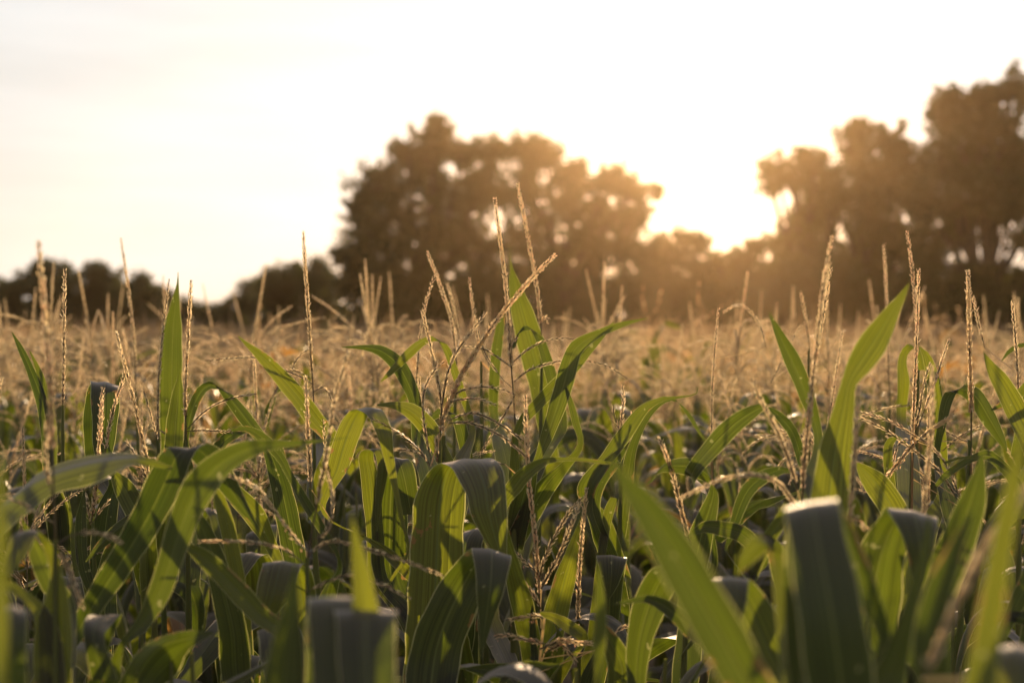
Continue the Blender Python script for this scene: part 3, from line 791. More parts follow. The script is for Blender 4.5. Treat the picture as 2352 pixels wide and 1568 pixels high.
plant('maize plant at the right edge with a short spike beside a slanting pointed leaf', (2338, 920, 2.7), [
    sp(2.7, (2339, 930), (2337, 850), (2331, 760), (2325, 690), w=1.0, ranks=3, bare=.15),
    sp(3.0, (2262, 800), (2252, 760), (2243, 720), (2235, 680), w=.9, ranks=3)], [
    lf(2.4, (2375, 1040, 22, -12), (2340, 955, 22, -14), (2302, 882, 18, -12), (2276, 842, 10, -6), (2259, 808, .6, 0), wave=.3),
    lf(2.5, (2390, 860, 10, 12), (2340, 905, 6, 8), (2300, 930, 5, 6), (2276, 942, 1, 1), wave=.4),
    lf(3.0, (2400, 800, 4, 6), (2350, 792, 1, 5), (2320, 805, 3, 4), (2300, 830, .6, .6))])
plant('maize plant at right with a blurred slim spike in front of the crossing tassel', (2120, 1190, 1.95), [
    sp(1.95, (2120, 1200), (2127, 1110), (2138, 1000), (2141, 920), (2141, 838), w=.9, ranks=4, bare=.02)], [
    lf(1.8, (2115, 1440, 50, 10), (2158, 1335, 50, 5), (2198, 1245, 44, 2), (2228, 1165, 36, 0), (2245, 1105, 20, 0), (2255, 1055, 6, 0), (2258, 1028, .6, 0), wave=.3),
    lf(1.85, (2000, 1480, 62, 0), (2010, 1360, 62, 5), (2028, 1265, 52, 10), (2058, 1198, 44, 4), (2092, 1178, 57, 11, 1.8), (2098, 1190, 55, 11, 1.75), (2110, 1240, 38, 6, 1.73), (2113, 1310, 22, 3, 1.73), (2108, 1375, 2, 0, 1.73), wave=.3, fold=.12)])
plant('maize plant at right whose reddish spike stands against the tall lit blade', (1952, 1230, 1.85), [
    sp(1.85, (1950, 1240), (1955, 1150), (1962, 1050), (1968, 960), (1973, 885), w=1.0, ranks=4, bare=.02),
    sp(1.85, (1952, 1180), (1970, 1195), (1990, 1215), w=.9, ranks=3, anth=.2)], [
    lf(1.95, (1900, 1240, 46, 0), (1908, 1130, 44, 0), (1920, 1030, 38, 0), (1938, 940, 25, 2), (1950, 880, 16, 7), (1973, 838, 24, 17), (2012, 778, 25, 20), (2050, 715, 14, 10), (2075, 675, 6, 4), (2088, 650, .6, .6), wave=.3)])
plant('maize plant at bottom right with a white-lit folded edge and glowing triangular blade', (1775, 1640, 1.7), [], [
    lf(1.75, (1800, 1580, 22, -14), (1765, 1490, 40, -22), (1728, 1405, 42, -22), (1700, 1350, 34, -10), (1679, 1329, 42, 0, 1.68), (1678, 1336, 42, 1, 1.64), (1680, 1385, 34, 0, 1.62), (1686, 1430, 14, 0, 1.62), (1690, 1450, 1, 0, 1.62), wave=.2, fold=.1),
    lf(1.9, (1640, 1640, 14, 0), (1650, 1560, 20, -10), (1680, 1500, 14, -20), (1640, 1480, 6, -14)),
    lf(1.9, (1880, 1420, 30, 14), (1830, 1400, 16, 18), (1780, 1420, 14, 12), (1745, 1450, 2, 2))])
plant('maize plant at bottom right of centre with a green arch and long grey drooping leaf', (1480, 1640, 2.0), [], [
    lf(2.05, (1462, 1580, 22, 0), (1466, 1490, 28, 3), (1485, 1410, 36, 8), (1512, 1345, 36, 14), (1540, 1312, 22, 14, 2.0), (1575, 1330, 12, -12, 1.95), (1600, 1370, 12, -8, 1.95), wave=.3),
    lf(1.95, (1625, 1500, 10, -10), (1585, 1445, 12, -15), (1540, 1400, 8, -15), (1490, 1375, 1, -10), (1445, 1380, -1, -5), (1403, 1388, 0, -.6)),
    lf(2.1, (1420, 1640, 30, 0), (1430, 1540, 34, 0), (1400, 1470, 20, -8), (1370, 1420, 5, -3))])
plant('maize seedling-like leaf tip glowing bright green, upright at bottom centre-right', (1375, 1640, 1.6), [], [
    lf(1.6, (1372, 1580, 8, 0), (1376, 1490, 14, 0), (1380, 1410, 14, 0), (1377, 1345, 8, 0), (1374, 1288, .6, 0), wave=.2)])
plant('near blurred maize plant with a broad blade slanting down to the right corner', (1760, 1700, 1.15), [], [
    lf(1.15, (1745, 1640, 50, -25), (1685, 1510, 49, -26), (1608, 1372, 47, -28), (1535, 1245, 38, -26), (1475, 1155, 25, -21), (1425, 1088, 9, -9), (1393, 1036, .6, -.6), wave=.3)])
plant('near blurred maize plant with a big dark blade folded over at its shining top', (1895, 1720, 1.3), [], [
    lf(1.36, (1885, 1660, 80, 0), (1880, 1420, 78, 0), (1876, 1270, 72, 0), (1868, 1185, 62, -8, 1.34), (1862, 1156, 62, -11, 1.31), (1866, 1170, 62, -8, 1.26), (1885, 1280, 70, -3, 1.22), (1910, 1420, 78, 0, 1.2), (1935, 1600, 78, 0, 1.2), (1950, 1700, 70, 0, 1.2), wave=.25, fold=.04),
    lf(1.38, (2030, 1480, 14, -8), (1998, 1380, 24, -9), (1965, 1290, 26, -10), (1935, 1205, 20, -10), (1905, 1165, 10, -8), wave=.2),
    lf(1.4, (1790, 1290, 22, 16), (1755, 1245, 20, 18, 1.4), (1715, 1280, 14, 14), (1692, 1320, 2, 2)),
    lf(1.3, (1840, 1700, 14, 0), (1822, 1500, 16, 0), (1815, 1380, 14, 0), (1812, 1290, 8, 0), (1810, 1240, 1, 0), wave=.2),
    lf(1.35, (2040, 1560, 36, 12), (2080, 1430, 18, 6), (2108, 1330, 12, 4), (2127, 1250, 8, 2), (2139, 1148, .8, 0), wave=.2)])
plant('near blurred maize plant in the right corner with a reddish tassel slanting over narrow blades', (2240, 1560, 1.05), [
    sp(1.12, (2120, 1560), (2160, 1470), (2205, 1370), (2250, 1280), (2310, 1190), (2370, 1110), w=1.1, ranks=4, bare=.05, anth=.1)], [
    lf(1.0, (2245, 1640, 42, 5), (2268, 1460, 34, 5), (2292, 1310, 26, 4), (2313, 1190, 21, 3), (2332, 1080, 16, 2), (2346, 990, 6, 0), wave=.2),
    lf(1.25, (2400, 1660, 50, 6), (2380, 1560, 66, 6), (2345, 1500, 70, 4), (2330, 1493, 60, 4, 1.2), (2335, 1530, 60, 4, 1.17), (2350, 1620, 56, 4, 1.16)),
    lf(1.2, (2170, 1680, 40, 8), (2140, 1520, 44, 8), (2150, 1380, 34, 8), (2190, 1270, 20, 6), (2230, 1180, 4, 2), wave=.2)])
plant('maize plant at the right edge with a ribbed grey leaf hanging into the corner', (2350, 1600, 2.0), [], [
    lf(2.0, (2392, 1280, 16, 14), (2358, 1340, 18, 14), (2322, 1415, 14, 8), (2298, 1470, 9, 5), (2285, 1495, 1, 1)),
    lf(2.0, (2400, 1440, -4, 14), (2350, 1420, 0, 16), (2300, 1410, 0, 8), (2280, 1405, 0, 1))])
plant('near blurred maize plant at bottom left of centre with two lit triangular blades', (770, 1740, 1.3), [], [
    lf(1.35, (645, 1680, 60, 0), (652, 1560, 50, 0), (662, 1460, 33, 0), (671, 1375, 16, 0), (676, 1320, 6, 0), (678, 1286, .6, 0), wave=.2),
    lf(1.33, (868, 1680, 42, 0), (855, 1560, 40, 0), (845, 1450, 36, 0), (833, 1340, 24, 0), (820, 1255, 12, 0), (810, 1200, 5, 0), (806, 1168, .6, 0), wave=.2),
    lf(1.45, (765, 1700, 60, 0), (765, 1500, 64, 0), (768, 1410, 64, 0), (770, 1375, 63, -1, 1.4), (770, 1382, 63, -1, 1.35), (772, 1470, 62, 0, 1.32), (776, 1600, 56, 0, 1.3), wave=.3, fold=.03),
    lf(1.4, (850, 1700, 60, 0), (845, 1520, 66, 0), (842, 1440, 66, 0), (840, 1405, 70, 1, 1.36), (840, 1412, 70, 1, 1.32), (842, 1500, 66, 0, 1.29), (848, 1640, 60, 0, 1.27), wave=.3, fold=.03)])
plant('near blurred maize plant at the very left edge, one glowing vertical strip of blade', (-30, 1720, 1.05), [], [
    lf(1.0, (0, 1680, 18, 0), (3, 1430, 15, 0), (3, 1230, 12, 0), (1, 1100, 8, 0), (0, 1020, 1, 0), wave=.2),
    lf(1.35, (25, 1640, 34, 0), (28, 1500, 35, 0), (30, 1425, 34, 0), (32, 1398, 30, 3, 1.32), (34, 1405, 30, 3, 1.28), (38, 1460, 26, 0, 1.26), (44, 1520, 12, 0, 1.26), wave=.2)])


def leaf_from_keys(L, root, seed, attach=None):
    C, H = [], []
    for (u, v, hu, hv, d, dh) in L['k']:
        c = P(u, v, d)
        h = P(u + hu, v + hv, d + dh) - c
        C.append(list(c))
        H.append(list(h))
    if attach is not None:                       # grow on from the stalk
        c0, h0 = Vector(C[0]), Vector(H[0])
        a = attach(c0)
        h = h0.normalized() * 0.022
        mid = a.lerp(c0, 0.5) + Vector((0, 0, 0.02))
        C = [list(a), list(mid)] + C
        H = [list(h), list(h0.normalized() * max(0.022, h0.length * 0.8))] + H
    C = np.array(C) - np.array(root)
    return leaf_mesh(C, np.array(H), seed=seed, m=M_DRY if L['dry'] else M_LEAF, wave=L['wave'], fold=L['fold'])


STALKS = []


def hero(i, h):
    u, v, d = h['foot']
    top = P(u, v, d)
    r = np.random.default_rng(100 + i)
    root = Vector((top.x + r.normal(0, h['lean'] / 2), top.y + 0.04 + r.normal(0, .02), 0))
    t = thing('maize_plant', h['label'], 'maize plant', root, 'maize plants standing at the front of the field')
    rt = np.array(root)
    tp = np.array(top)
    low = np.array([root.x, root.y, 0])
    mid = low + (tp - low) * .5 + [root.x * 0 + r.normal(0, .01), 0.01, 0]
    pts = np.array([low, mid, tp]) - rt
    has = len(h['sp']) > 0
    obj('stalk', stalk_mesh(pts, [.013, .010, .0028 if has else .006]), t)
    STALKS.append((root.x, root.y, d))

    def attach(c):
        z = max(0.25, min(c.z - 0.16, tp[2] - 0.12))
        f = z / tp[2]
        return Vector(low + (tp - low) * f)
    for j, L in enumerate(h['lf']):
        obj('leaf', leaf_from_keys(L, rt, i * 31 + j, attach), t)
    tas = None
    for j, s in enumerate(h['sp']):
        pts = np.array([list(P(*p)) for p in s['p']]) - rt
        mb = MB()
        if j == 0:
            base = tp - rt
            if np.linalg.norm(pts[0] - base) > .004:
                tube(mb, spline(np.array([base, (base + pts[0]) / 2, pts[0]]), n=7)[0], np.full(7, .0022), 5)
        else:
            # run the bare foot of the branch into the main axis
            k = np.argmin(np.linalg.norm(main - pts[0], axis=1))
            if np.linalg.norm(main[k] - pts[0]) > .004:
                kk = max(0, k - 4)
                q, _ = spline(np.array([main[kk], (main[kk] + pts[0]) / 2, pts[0]]), n=6)
                tube(mb, q, np.full(6, .0009), 4)
        spike(mb, pts, s['ranks'], s['w'], s['bare'], s['anth'], seed=i * 57 + j)
        me = mb.mesh('tassel' if j == 0 else 'tassel_branch', [M_TAS, M_ANT, M_RACH])
        if j == 0:
            tas = obj('tassel', me, t)
            main = spline(np.vstack([[tp - rt], pts]) if np.linalg.norm(pts[0] - (tp - rt)) > .004 else pts, step=.01)[0]
        else:
            obj('tassel_branch', me, tas)
    return t


for i, h in enumerate(HERO):
    hero(i, h)

# ------------------------------------------------------------------ the rest of the crop
def proto_leaf(z0, phi, r, L=None, up=None):
    L = L or r.uniform(.55, .85)
    up = up if up is not None else r.uniform(R(58), R(80))
    drop = r.uniform(R(95), R(185))
    kink = r.uniform(.38, .62)
    n = 9
    d = np.array([math.cos(phi), math.sin(phi)])
    p = np.array([0., 0., z0])
    C, H = [p.copy()], []
    hwid = r.uniform(.022, .045)
    tw0, tw1 = r.normal(0, .15), r.normal(0, .9)
    drift = r.normal(0, .5)
    for k in range(n + 1):
        f = k / n
        el = up - drop * (1 / (1 + math.exp(-(f - kink) * 11)))
        ph = phi + drift * f
        T = np.array([math.cos(ph) * math.cos(el), math.sin(ph) * math.cos(el), math.sin(el)])
        side = np.array([-math.sin(ph), math.cos(ph), 0])
        nrm = np.cross(T, side)
        tw = tw0 + tw1 * max(0, f - .25)
        w = hwid * (np.interp(f, [0, .12, .35, .6, .85, 1], [.62, .78, 1, .93, .5, .02]))
        H.append((side * math.cos(tw) + nrm * math.sin(tw)) * w)
        if k < n:
            p = p + T * L / n
            C.append(p.copy())
    return np.array(C), np.array(H)


def tassel_axes(z0, r, n=None):
    """central spike and its arching side branches, foot at z0"""
    lean = r.normal(0, .16, 2)
    H = r.uniform(.34, .44)
    c = np.array([[0, 0, z0], [lean[0] * .1, lean[1] * .1, z0 + H * .45], [lean[0] * H * .8, lean[1] * H * .8, z0 + H]])
    out = [(c, 1.1, 4, .3)]
    for k in range(n or r.integers(6, 12)):
        b = c[0] + (c[1] - c[0]) * r.uniform(.25, .95)
        a = r.uniform(0, 6.28)
        L = r.uniform(.14, .25)
        e0 = r.uniform(R(30), R(75))
        dr = r.uniform(R(15), R(135))
        pts = [b]
        p = b.copy()
        for q in range(5):
            el = e0 - dr * q / 4
            p = p + np.array([math.cos(a) * math.cos(el), math.sin(a) * math.cos(el), math.sin(el)]) * L / 5
            pts.append(p.copy())
        out.append((np.array(pts), .8, 2, .04))
    return out


PROTO = []
for k in range(12):
    r = np.random.default_rng(900 + k)
    pr = {'leaf': [], 'rot': []}
    zt = 1.84
    low = np.array([[0, 0, 0], [r.normal(0, .015), r.normal(0, .015), .9], [0, 0, zt]])
    pr['stalk'] = stalk_mesh(low, [.013, .010, .003])
    nl = 8
    ph = r.uniform(0, 6.28)
    high = k % 2 == 0                           # every other kind holds its flag leaf upright
    for j in range(nl):
        z = .60 + ((1.64 if high else 1.53) - .60) * j / (nl - 1) + r.normal(0, .02)
        a = ph + j * math.pi + r.normal(0, .35)
        Ls = .78 - .33 * (j / (nl - 1)) ** 3 + r.normal(0, .05)
        C, H = proto_leaf(z, a, r, L=Ls, up=R(84) if (high and j >= nl - 2) else None)
        pr['leaf'].append((leaf_mesh(C, H, seed=k * 20 + j, m=M_DRY if (j == 0 or r.random() < .03) else M_LEAF, step=.018, nc=7), j))
    ax = tassel_axes(zt, r)
    mb = MB()
    spike(mb, ax[0][0], 4, 1.1, .3, .05 if k % 3 == 0 else 0, seed=k)
    pr['main'] = mb.mesh('tassel', [M_TAS, M_ANT, M_RACH])
    pr['branch'] = []
    al = MB()
    spike(al, ax[0][0], 3, 1.1, .3, 0, seed=k)
    for q, (pts, w, rk, ba) in enumerate(ax[1:]):
        mb = MB()
        spike(mb, pts, rk + 1, w, ba, .08 if k % 3 == 0 else 0, seed=k * 9 + q)
        pr['branch'].append(mb.mesh('tassel_branch', [M_TAS, M_ANT, M_RACH]))
        spike(al, pts, 3, 1.05, ba, 0, seed=k * 9 + q)
    pr['whole'] = al.mesh('tassel', [M_TAS, M_ANT, M_RACH])
    PROTO.append(pr)

# low-detail plants for the far crop
LODS = []
for k in range(14):
    r = np.random.default_rng(1500 + k)
    mb = MB()
    for j in range(6):
        tall = k % 3 == 0 and j > 2                # some stand with their flag leaves up among the tassels
        z = .95 + (.75 if tall else .5) * j / 5
        C, H = proto_leaf(z, r.uniform(0, 6.28), r, L=r.uniform(.45, .7), up=R(85) if tall else None)
        K = np.hstack([C, H])[::2]
        c, h = K[:, :3], K[:, 3:]
        G = np.stack([c - h, c + np.array([0, 0, -.008]), c + h], 1)
        mb.grid(G, None, 2 if r.random() < .12 else 0)
    for pts, w, rk, ba in tassel_axes(1.82, r, n=r.integers(8, 13)):
        K, s = spline(pts, step=.013)
        n = len(K)
        T = unit(np.gradient(K, axis=0))
        a = unit(T + r.normal(0, .3, (n, 3)))
        b = unit(np.cross(a, r.normal(0, 1, (n, 3))))
        ln, wd = r.uniform(.011, .019, n)[:, None], (r.uniform(.0034, .0060, n) * (1.5 if w > 1 else 1.0))[:, None]
        i0 = int(n * ba)
        V = np.stack([K - b * wd * .3, K + a * ln * .5 + b * wd, K + a * ln, K + a * ln * .5 - b * wd], 1)[i0:]
        m_ = len(V)
        mb.quads(V.reshape(-1, 3), np.arange(m_ * 4).reshape(-1, 4), 1)
    LODS.append(mb.arrays())

FIELD_END = 41.0
# sowing spots: rows running away from the camera with uneven steps
spots = []
sr = np.random.default_rng(42)
y = 1.35
cells = []
cell = .30
for iy in range(int(1.3 / cell), int(FIELD_END / cell)):
    for ix in range(int(-FIELD_END * .42 / cell) - 1, int(FIELD_END * .42 / cell) + 2):
        px, py = (ix + sr.uniform(-.42, .42)) * cell, (iy + sr.uniform(-.42, .42)) * cell
        if abs(px) > .36 * 1.1 * py + .35 or py < 1.45:
            continue
        spots.append((px, py))
for q in range(16):                              # a thicker stand close by
    py = sr.uniform(1.75, 2.5)
    spots.append((sr.uniform(-.38, .38) * py, py))
spots.sort(key=lambda s: s[1])
spots = [s for s in spots if not any(abs(s[0] - a) < .10 and abs(s[1] - b) < .10 for a, b, _ in STALKS)]
spots = [s for s in spots if not (2.3 < s[1] < 4.4 and abs(s[0] - (.06 + (s[1] - 2.4) * .1157)) < .17)]     # lane cleared towards the sun, added so light reaches the candelabrum tassel
N_NEAR = 300 - len(HERO)

ZONES = [(-200, 'below the left hedge'), (520, 'below the small trees left of the big tree'), (800, 'below the left part of the big tree'),
         (1150, 'below the right part of the big tree'), (1500, 'below the bright sky gap'), (1800, 'below the right trees'), (2120, 'at the right edge')]


def zone(u):
    z = ZONES[0][1]
    for a, t in ZONES:
        if u >= a:
            z = t
    return z


def place(i, x, y):
    r = np.random.default_rng(5000 + i)
    pr = PROTO[r.integers(len(PROTO))]
    d = y
    u = 1176 + x / d / PX
    if d < 2.55:                                  # low plants between the traced ones
        tz = CAM_H - (r.uniform(1330 if d < 2.05 else 1220, 1500 if d < 2.05 else 1400) - 740) * PX * d
        s = tz / 1.93
        tassel = False
    elif d < 4.0:
        s = (CAM_H - r.uniform(.06, .22)) / 2.22
        tassel = not 1080 < u < 1430
    else:
        s = (CAM_H + min(r.normal(.0 if d < 6 else -.06, .12), .15)) / 2.22
        tassel = True
    if d < 2.55:
        what = 'short near maize plant without tassel, '
    elif d < 4.0:
        what = 'maize plant just behind the sharpest ones, '
    elif d < 6.5:
        what = 'slightly blurred mid-field maize plant, '
    else:
        what = 'blurred golden-tasselled maize plant farther back, '
    grp = {True: 'short maize plants between the near ones', False: 'maize plants in the body of the field'}[d < 2.55]
    t = thing('maize_plant', what + zone(u), 'maize plant', (x, y, 0), grp + ' ' + zone(u))
    t.rotation_euler = (r.normal(0, .03), r.normal(0, .03), r.uniform(0, 6.28))
    t.scale = (s * r.uniform(.95, 1.05),) * 2 + (s,)
    obj('stalk', pr['stalk'], t)
    for me, j in pr['leaf']:
        if d > 5 and j < 3:
            continue
        obj('leaf', me, t)
    if tassel:
        if d < 4.6:
            a = obj('tassel', pr['main'], t)
            for b in pr['branch']:
                obj('tassel_branch', b, a)
        else:
            obj('tassel', pr['whole'], t)


for i, (x, y) in enumerate(spots[:N_NEAR]):
    place(i, x, y)

V_, F_, I_ = [], [], []
off = 0
for i, (x, y) in enumerate(spots[N_NEAR:]):
    v, f, _, mi = LODS[sr.integers(len(LODS))]
    a = sr.uniform(0, 6.28)
    s = (CAM_H + sr.normal(-.24, .14) + .09 * math.sin(x * .9 + 1.3 * math.sin(y * .35)) * math.cos(y * .55 + x * .2)) / 2.2
    c, n = math.cos(a) * s, math.sin(a) * s
    q = np.stack([v[:, 0] * c - v[:, 1] * n + x, v[:, 0] * n + v[:, 1] * c + y, v[:, 2] * s], 1)
    V_.append(q)
    F_.append(f + off)
    I_.append(mi)
    off += len(v)
fm = mk_mesh('far_maize_crop', np.concatenate(V_), np.concatenate(F_), None, np.concatenate(I_), [M_FAR, M_TASF, M_DRYF], smooth=False)
fo = obj('far_maize_crop', fm)
fo['kind'] = 'stuff'
fo['label'] = 'blurred mass of golden maize tassels and leaves reaching back to the trees'
print('near', N_NEAR, 'to', spots[N_NEAR - 1], 'far', len(spots) - N_NEAR, 'verts', off)

# ------------------------------------------------------------------ trees behind the field
# each: label, distance, foot u, crown lobes (u, v, radius u, radius v, fullness)
TREES = [
    ('small_tree', 'dark low tree at the very left edge of the far hedge', 50, 0, [(-20, 690, 60, 45, 1), (25, 680, 45, 45, 1), (10, 740, 70, 45, 1)], .13),
    ('small_tree', 'dark tree with a feathery top behind the thick left spike', 50, 110, [(90, 665, 55, 50, 1), (100, 618, 28, 28, .6), (135, 640, 40, 35, .9), (70, 640, 30, 22, .9), (150, 680, 50, 50, 1), (110, 735, 75, 50, 1)], .13),
    ('small_tree', 'dark round-topped tree between the feathery one and the broad upright leaf', 51, 235, [(235, 655, 48, 38, 1), (236, 625, 26, 20, .7), (195, 685, 40, 35, 1), (270, 690, 45, 45, 1), (230, 735, 75, 50, 1)], .13),
    ('small_tree', 'dark tree sloping down to the low sky gap at the left', 50, 330, [(330, 665, 38, 34, .9), (350, 690, 40, 35, 1), (310, 700, 40, 40, 1), (380, 725, 40, 32, 1), (330, 745, 75, 45, 1)], .13),
    ('bush', 'low dark bush filling the dip in the far hedge', 52, 460, [(425, 716, 36, 28, 1), (470, 722, 42, 24, 1), (515, 722, 34, 26, 1), (460, 765, 80, 30, 1)], .13),
    ('small_tree', 'slender airy little tree in the low sky gap left of centre', 52, 568, [(568, 660, 28, 28, .45), (550, 685, 28, 22, .5), (590, 690, 24, 24, .5), (570, 715, 36, 26, .9), (565, 755, 50, 35, 1)], .12),
    ('small_tree', 'dark bushy tree behind the lone tall spike', 48, 655, [(650, 645, 38, 30, .9), (672, 622, 24, 16, .8), (625, 675, 35, 35, .9), (690, 665, 45, 45, 1), (640, 715, 55, 45, 1), (670, 755, 75, 40, 1)], .13),
    ('small_tree', 'dark small tree tucked against the left foot of the big central tree', 47, 745, [(725, 635, 32, 32, .9), (735, 608, 16, 14, .6), (745, 670, 50, 45, 1), (740, 730, 65, 55, 1)], .13),
    ('large_tree', 'big round-crowned tree in the centre, flecked with sky light', 44, 1010, [
        (865, 420, 62, 55, .75), (825, 470, 30, 30, .55), (830, 510, 45, 50, .8), (815, 575, 40, 40, .9), (795, 600, 28, 25, .7), (940, 360, 62, 55, .8), (1002, 312, 42, 34, .75), (1008, 288, 18, 14, .5),
        (985, 340, 60, 50, .9), (1065, 355, 55, 45, .9), (1120, 360, 52, 42, .85), (900, 480, 80, 70, .9), (1000, 450, 90, 80, .95), (1110, 450, 80, 75, .95), (880, 580, 85, 70, .9), (990, 570, 90, 80, 1), (1100, 580, 85, 85, 1),
        (840, 655, 80, 60, 1), (950, 680, 95, 75, 1), (1080, 690, 95, 75, 1), (900, 740, 120, 50, 1), (1050, 750, 110, 45, 1)], .14),
    ('large_tree', 'right-hand crown of the central tree group, glowing where the sun shines through', 43, 1280, [
        (1215, 365, 55, 45, .85), (1190, 335, 22, 18, .6), (1255, 355, 40, 35, .8), (1310, 410, 45, 42, .75), (1325, 385, 18, 20, .5), (1205, 440, 70, 65, .95), (1290, 470, 65, 60, .85), (1385, 430, 48, 42, .75),
        (1410, 398, 26, 20, .6), (1450, 440, 45, 36, .75), (1512, 437, 12, 8, .5), (1390, 500, 65, 50, .85), (1460, 510, 42, 45, .7), (1220, 550, 85, 70, 1), (1340, 570, 85, 65, 1), (1440, 580, 65, 55, .9),
        (1220, 670, 95, 75, 1), (1350, 680, 90, 70, 1), (1460, 680, 75, 65, 1), (1300, 750, 160, 45, 1)], .14),
    ('bush', 'rounded bush below the sun glow right of the central tree', 42, 1560, [(1520, 565, 26, 24, .8), (1560, 560, 30, 26, .8), (1600, 560, 26, 24, .8), (1540, 610, 55, 45, 1), (1600, 625, 45, 45, 1), (1560, 690, 85, 65, 1), (1560, 755, 90, 40, 1), (1500, 700, 50, 60, 1), (1490, 605, 36, 46, 1), (1620, 720, 50, 60, 1)], .13),
    ('bush', 'low bush at the bottom of the bright sky gap', 42, 1680, [(1650, 610, 35, 30, .85), (1700, 600, 40, 32, .9), (1730, 575, 30, 28, .85), (1680, 660, 60, 50, 1), (1740, 650, 60, 60, 1), (1700, 740, 90, 55, 1), (1650, 700, 50, 60, 1), (1770, 700, 50, 70, 1)], .13),
    ('large_tree', 'tree reaching a ragged branch into the sky gap from the right', 40, 1880, [
        (1785, 380, 34, 26, .6), (1765, 410, 22, 18, .5), (1815, 400, 34, 30, .65), (1868, 375, 42, 34, .75), (1772, 432, 24, 10, .5), (1880, 420, 60, 40, .9), (1830, 425, 34, 18, .7), (1860, 490, 45, 34, .85),
        (1835, 520, 30, 22, .8), (1900, 500, 60, 55, 1), (1800, 560, 48, 34, .95), (1870, 570, 75, 55, 1), (1820, 650, 90, 70, 1), (1900, 660, 70, 80, 1), (1850, 745, 110, 50, 1), (1790, 690, 60, 60, 1), (1920, 720, 70, 60, 1)], .14),
    ('large_tree', 'broad tree right of the ragged branch, topped by two low humps', 41, 2010, [
        (1945, 312, 38, 26, .65), (1975, 300, 34, 24, .7), (1965, 345, 42, 30, .8), (2020, 335, 45, 36, .85), (2060, 345, 32, 26, .8), (2030, 400, 65, 50, .95), (1980, 420, 60, 55, .95), (2060, 470, 80, 65, 1), (2100, 390, 45, 50, 1), (2095, 565, 60, 60, 1), (1915, 455, 50, 42, 1),
        (1970, 500, 65, 60, 1), (2000, 590, 100, 75, 1), (2010, 680, 110, 75, 1), (2010, 750, 120, 45, 1)], .14),
    ('large_tree', 'tallest dark tree at the right edge with a thin airy leader', 38, 2270, [
        (2175, 238, 40, 28, .7), (2160, 265, 34, 26, .7), (2230, 250, 48, 40, .8), (2255, 225, 30, 20, .7), (2320, 190, 16, 45, .35), (2300, 215, 22, 26, .4), (2345, 230, 28, 36, .5), (2310, 290, 55, 45, .85), (2200, 310, 60, 45, .85), (2270, 310, 70, 55, .9), (2330, 440, 60, 60, 1), (2240, 440, 90, 60, 1),
        (2150, 345, 40, 35, .8), (2260, 370, 80, 60, .9), (2180, 410, 70, 55, .9), (2345, 380, 50, 80, .9), (2130, 480, 50, 55, 1), (2220, 490, 85, 50, .85), (2320, 480, 70, 50, .85), (2200, 545, 80, 32, .8), (2160, 600, 70, 60, 1), (2240, 640, 60, 45, 1),
        (2350, 535, 40, 30, .8), (2318, 560, 30, 24, .8), (2352, 640, 26, 30, .8), (2360, 690, 60, 70, 1), (2260, 700, 90, 60, 1), (2160, 710, 80, 60, 1), (2420, 450, 70, 150, 1), (2430, 620, 60, 120, 1), (2290, 755, 140, 40, 1), (2120, 660, 60, 60, 1), (2200, 740, 110, 45, 1), (2340, 740, 90, 50, 1)], .14),
]


def crown_mesh(lobes, d, leaf, r, org):
    C, A = [], []
    sc = PX * d
    for (u, v, ru, rv, full) in lobes:
        c = np.array(P(u, v, d))
        rx, rz = ru * sc * 1.04, rv * sc * 1.04
        if v >= 640:                              # undergrowth and skirts are dense
            full = full * 1.9
        ry = (rx + rz) * .5 + .25
        c[1] += r.normal(0, .5)
        # leafy twigs running out through the bough and a little past its outline
        nt_ = int(7 + (full * 43 if v < 640 else full * 44) * (rx * rz) ** .8)
        for q in range(nt_):
            d0 = unit(r.normal(0, 1, 3) + [0, 0, .25])
            d1 = unit(d0 + r.normal(0, .45, 3))
            a_ = d0 * r.uniform(0, .75) * [rx, ry, rz]
            b_ = d1 * r.choice([r.uniform(.55, .95), r.uniform(.9, 1.25)]) * [rx, ry, rz] + d1 * r.uniform(0, .12)
            n = int(24 + 46 * np.linalg.norm(b_ - a_))
            t_ = r.uniform(0, 1, n)[:, None]
            sg = r.uniform(.05, .15) * (1.15 - .6 * t_)
            C.append(c + a_ * (1 - t_) + b_ * t_ + r.normal(0, 1, (n, 3)) * sg)
    C = np.concatenate(C)
    C = C[C[:, 2] > .25]
    n = len(C)
    a = unit(r.normal(0, 1, (n, 3)) + [0, 0, -.3])
    b = unit(np.cross(a, r.normal(0, 1, (n, 3))))
    L = leaf * r.uniform(.7, 1.35, n)[:, None]
    Wd = L * .34
    k = np.cross(a, b)
    V = np.stack([C, C + a * L * .5 + b * Wd + k * L * .06, C + a * L, C + a * L * .5 - b * Wd + k * L * .06], 1).reshape(-1, 3) - org
    return mk_mesh('crown', V, np.arange(n * 4).reshape(-1, 4), None, np.zeros(n, int), [M_TREE], smooth=False), n


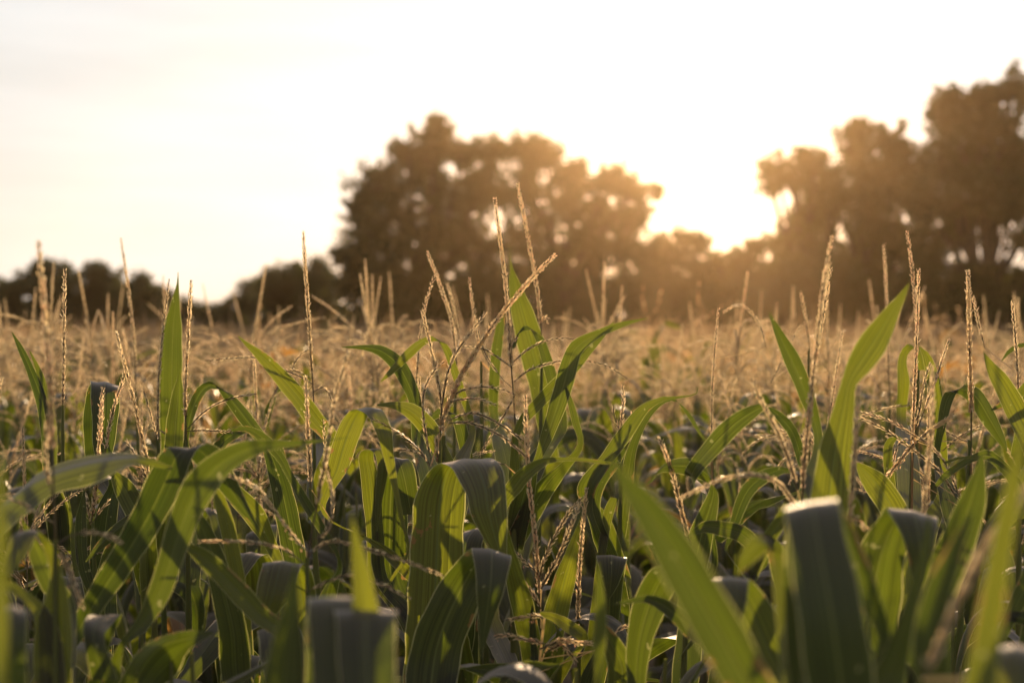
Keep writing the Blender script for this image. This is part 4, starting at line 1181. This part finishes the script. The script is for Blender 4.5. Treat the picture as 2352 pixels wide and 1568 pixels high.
tot = 0
for i, (name, label, d, fu, lobes, leaf) in enumerate(TREES):
    r = np.random.default_rng(300 + i)
    f = P(fu, 900, d)
    org = np.array([f.x, f.y, 0.0])
    t = thing(name, label, 'tree' if 'tree' in name else 'bush', tuple(org), 'trees and bushes closing off the field')
    me, n = crown_mesh(lobes, d, leaf, r, org)
    tot += n
    obj('crown', me, t)
    mb = MB()
    big = name == 'large_tree'
    rt = .30 if big else .09
    ls = sorted(lobes, key=lambda q: -q[1])
    ctr = np.mean([list(P(q[0], q[1], d)) for q in lobes], axis=0) - org
    fork = np.array([ctr[0] * .3, ctr[1] * .3, max(1.0, ctr[2] * .55)])
    K, s = spline(np.array([[0, 0, -.15], fork * [.5, .5, .5], fork]), step=.15)
    tube(mb, K, np.interp(s, [0, .3, s[-1]], [rt * 1.5, rt, rt * .7]), 10)
    for q in lobes:
        e = np.array(P(q[0], q[1], d)) - org
        m1 = fork * .6 + e * .4 + r.normal(0, .15, 3)
        K, s = spline(np.array([fork - [0, 0, r.uniform(0, .4)], m1, e]), step=.25)
        tube(mb, K, np.interp(s, [0, s[-1]], [rt * .38, .02]), 6)
        for w in range(4):
            e2 = e + unit(r.normal(0, 1, 3)) * np.array([q[2], (q[2] + q[3]) / 2, q[3]]) * PX * d * .95
            K2, s2 = spline(np.array([m1 * .3 + e * .7, (e + e2) / 2 + r.normal(0, .08, 3), e2]), step=.2)
            tube(mb, K2, np.interp(s2, [0, s2[-1]], [.03, .008]), 4)
    obj('trunk', mb.mesh('trunk', [M_BARK]), t)
print('tree leaves', tot)

# ------------------------------------------------------------------ hazy evening air
bm_ = MB()
x0, x1, y0, y1, z0, z1 = -203.0, 203.0, -203.0, 203.0, -1.2, 16.0
hv = np.array([[x0, y0, z0], [x1, y0, z0], [x1, y1, z0], [x0, y1, z0], [x0, y0, z1], [x1, y0, z1], [x1, y1, z1], [x0, y1, z1]])
hf = np.array([[0, 3, 2, 1], [4, 5, 6, 7], [0, 1, 5, 4], [1, 2, 6, 5], [2, 3, 7, 6], [3, 0, 4, 7]])
bm_.quads(hv, hf)
M_HAZE, n_, l_ = mat('haze')
o_ = n_.new('ShaderNodeOutputMaterial')
v_ = n_.new('ShaderNodeVolumePrincipled')
v_.inputs['Color'].default_value = (1.0, 0.70, 0.42, 1)
v_.inputs['Density'].default_value = HAZE
v_.inputs['Anisotropy'].default_value = HAZE_G
l_.new(v_.outputs[0], o_.inputs['Volume'])
hz = obj('haze', bm_.mesh('haze', [M_HAZE], smooth=False))
hz['kind'] = 'stuff'
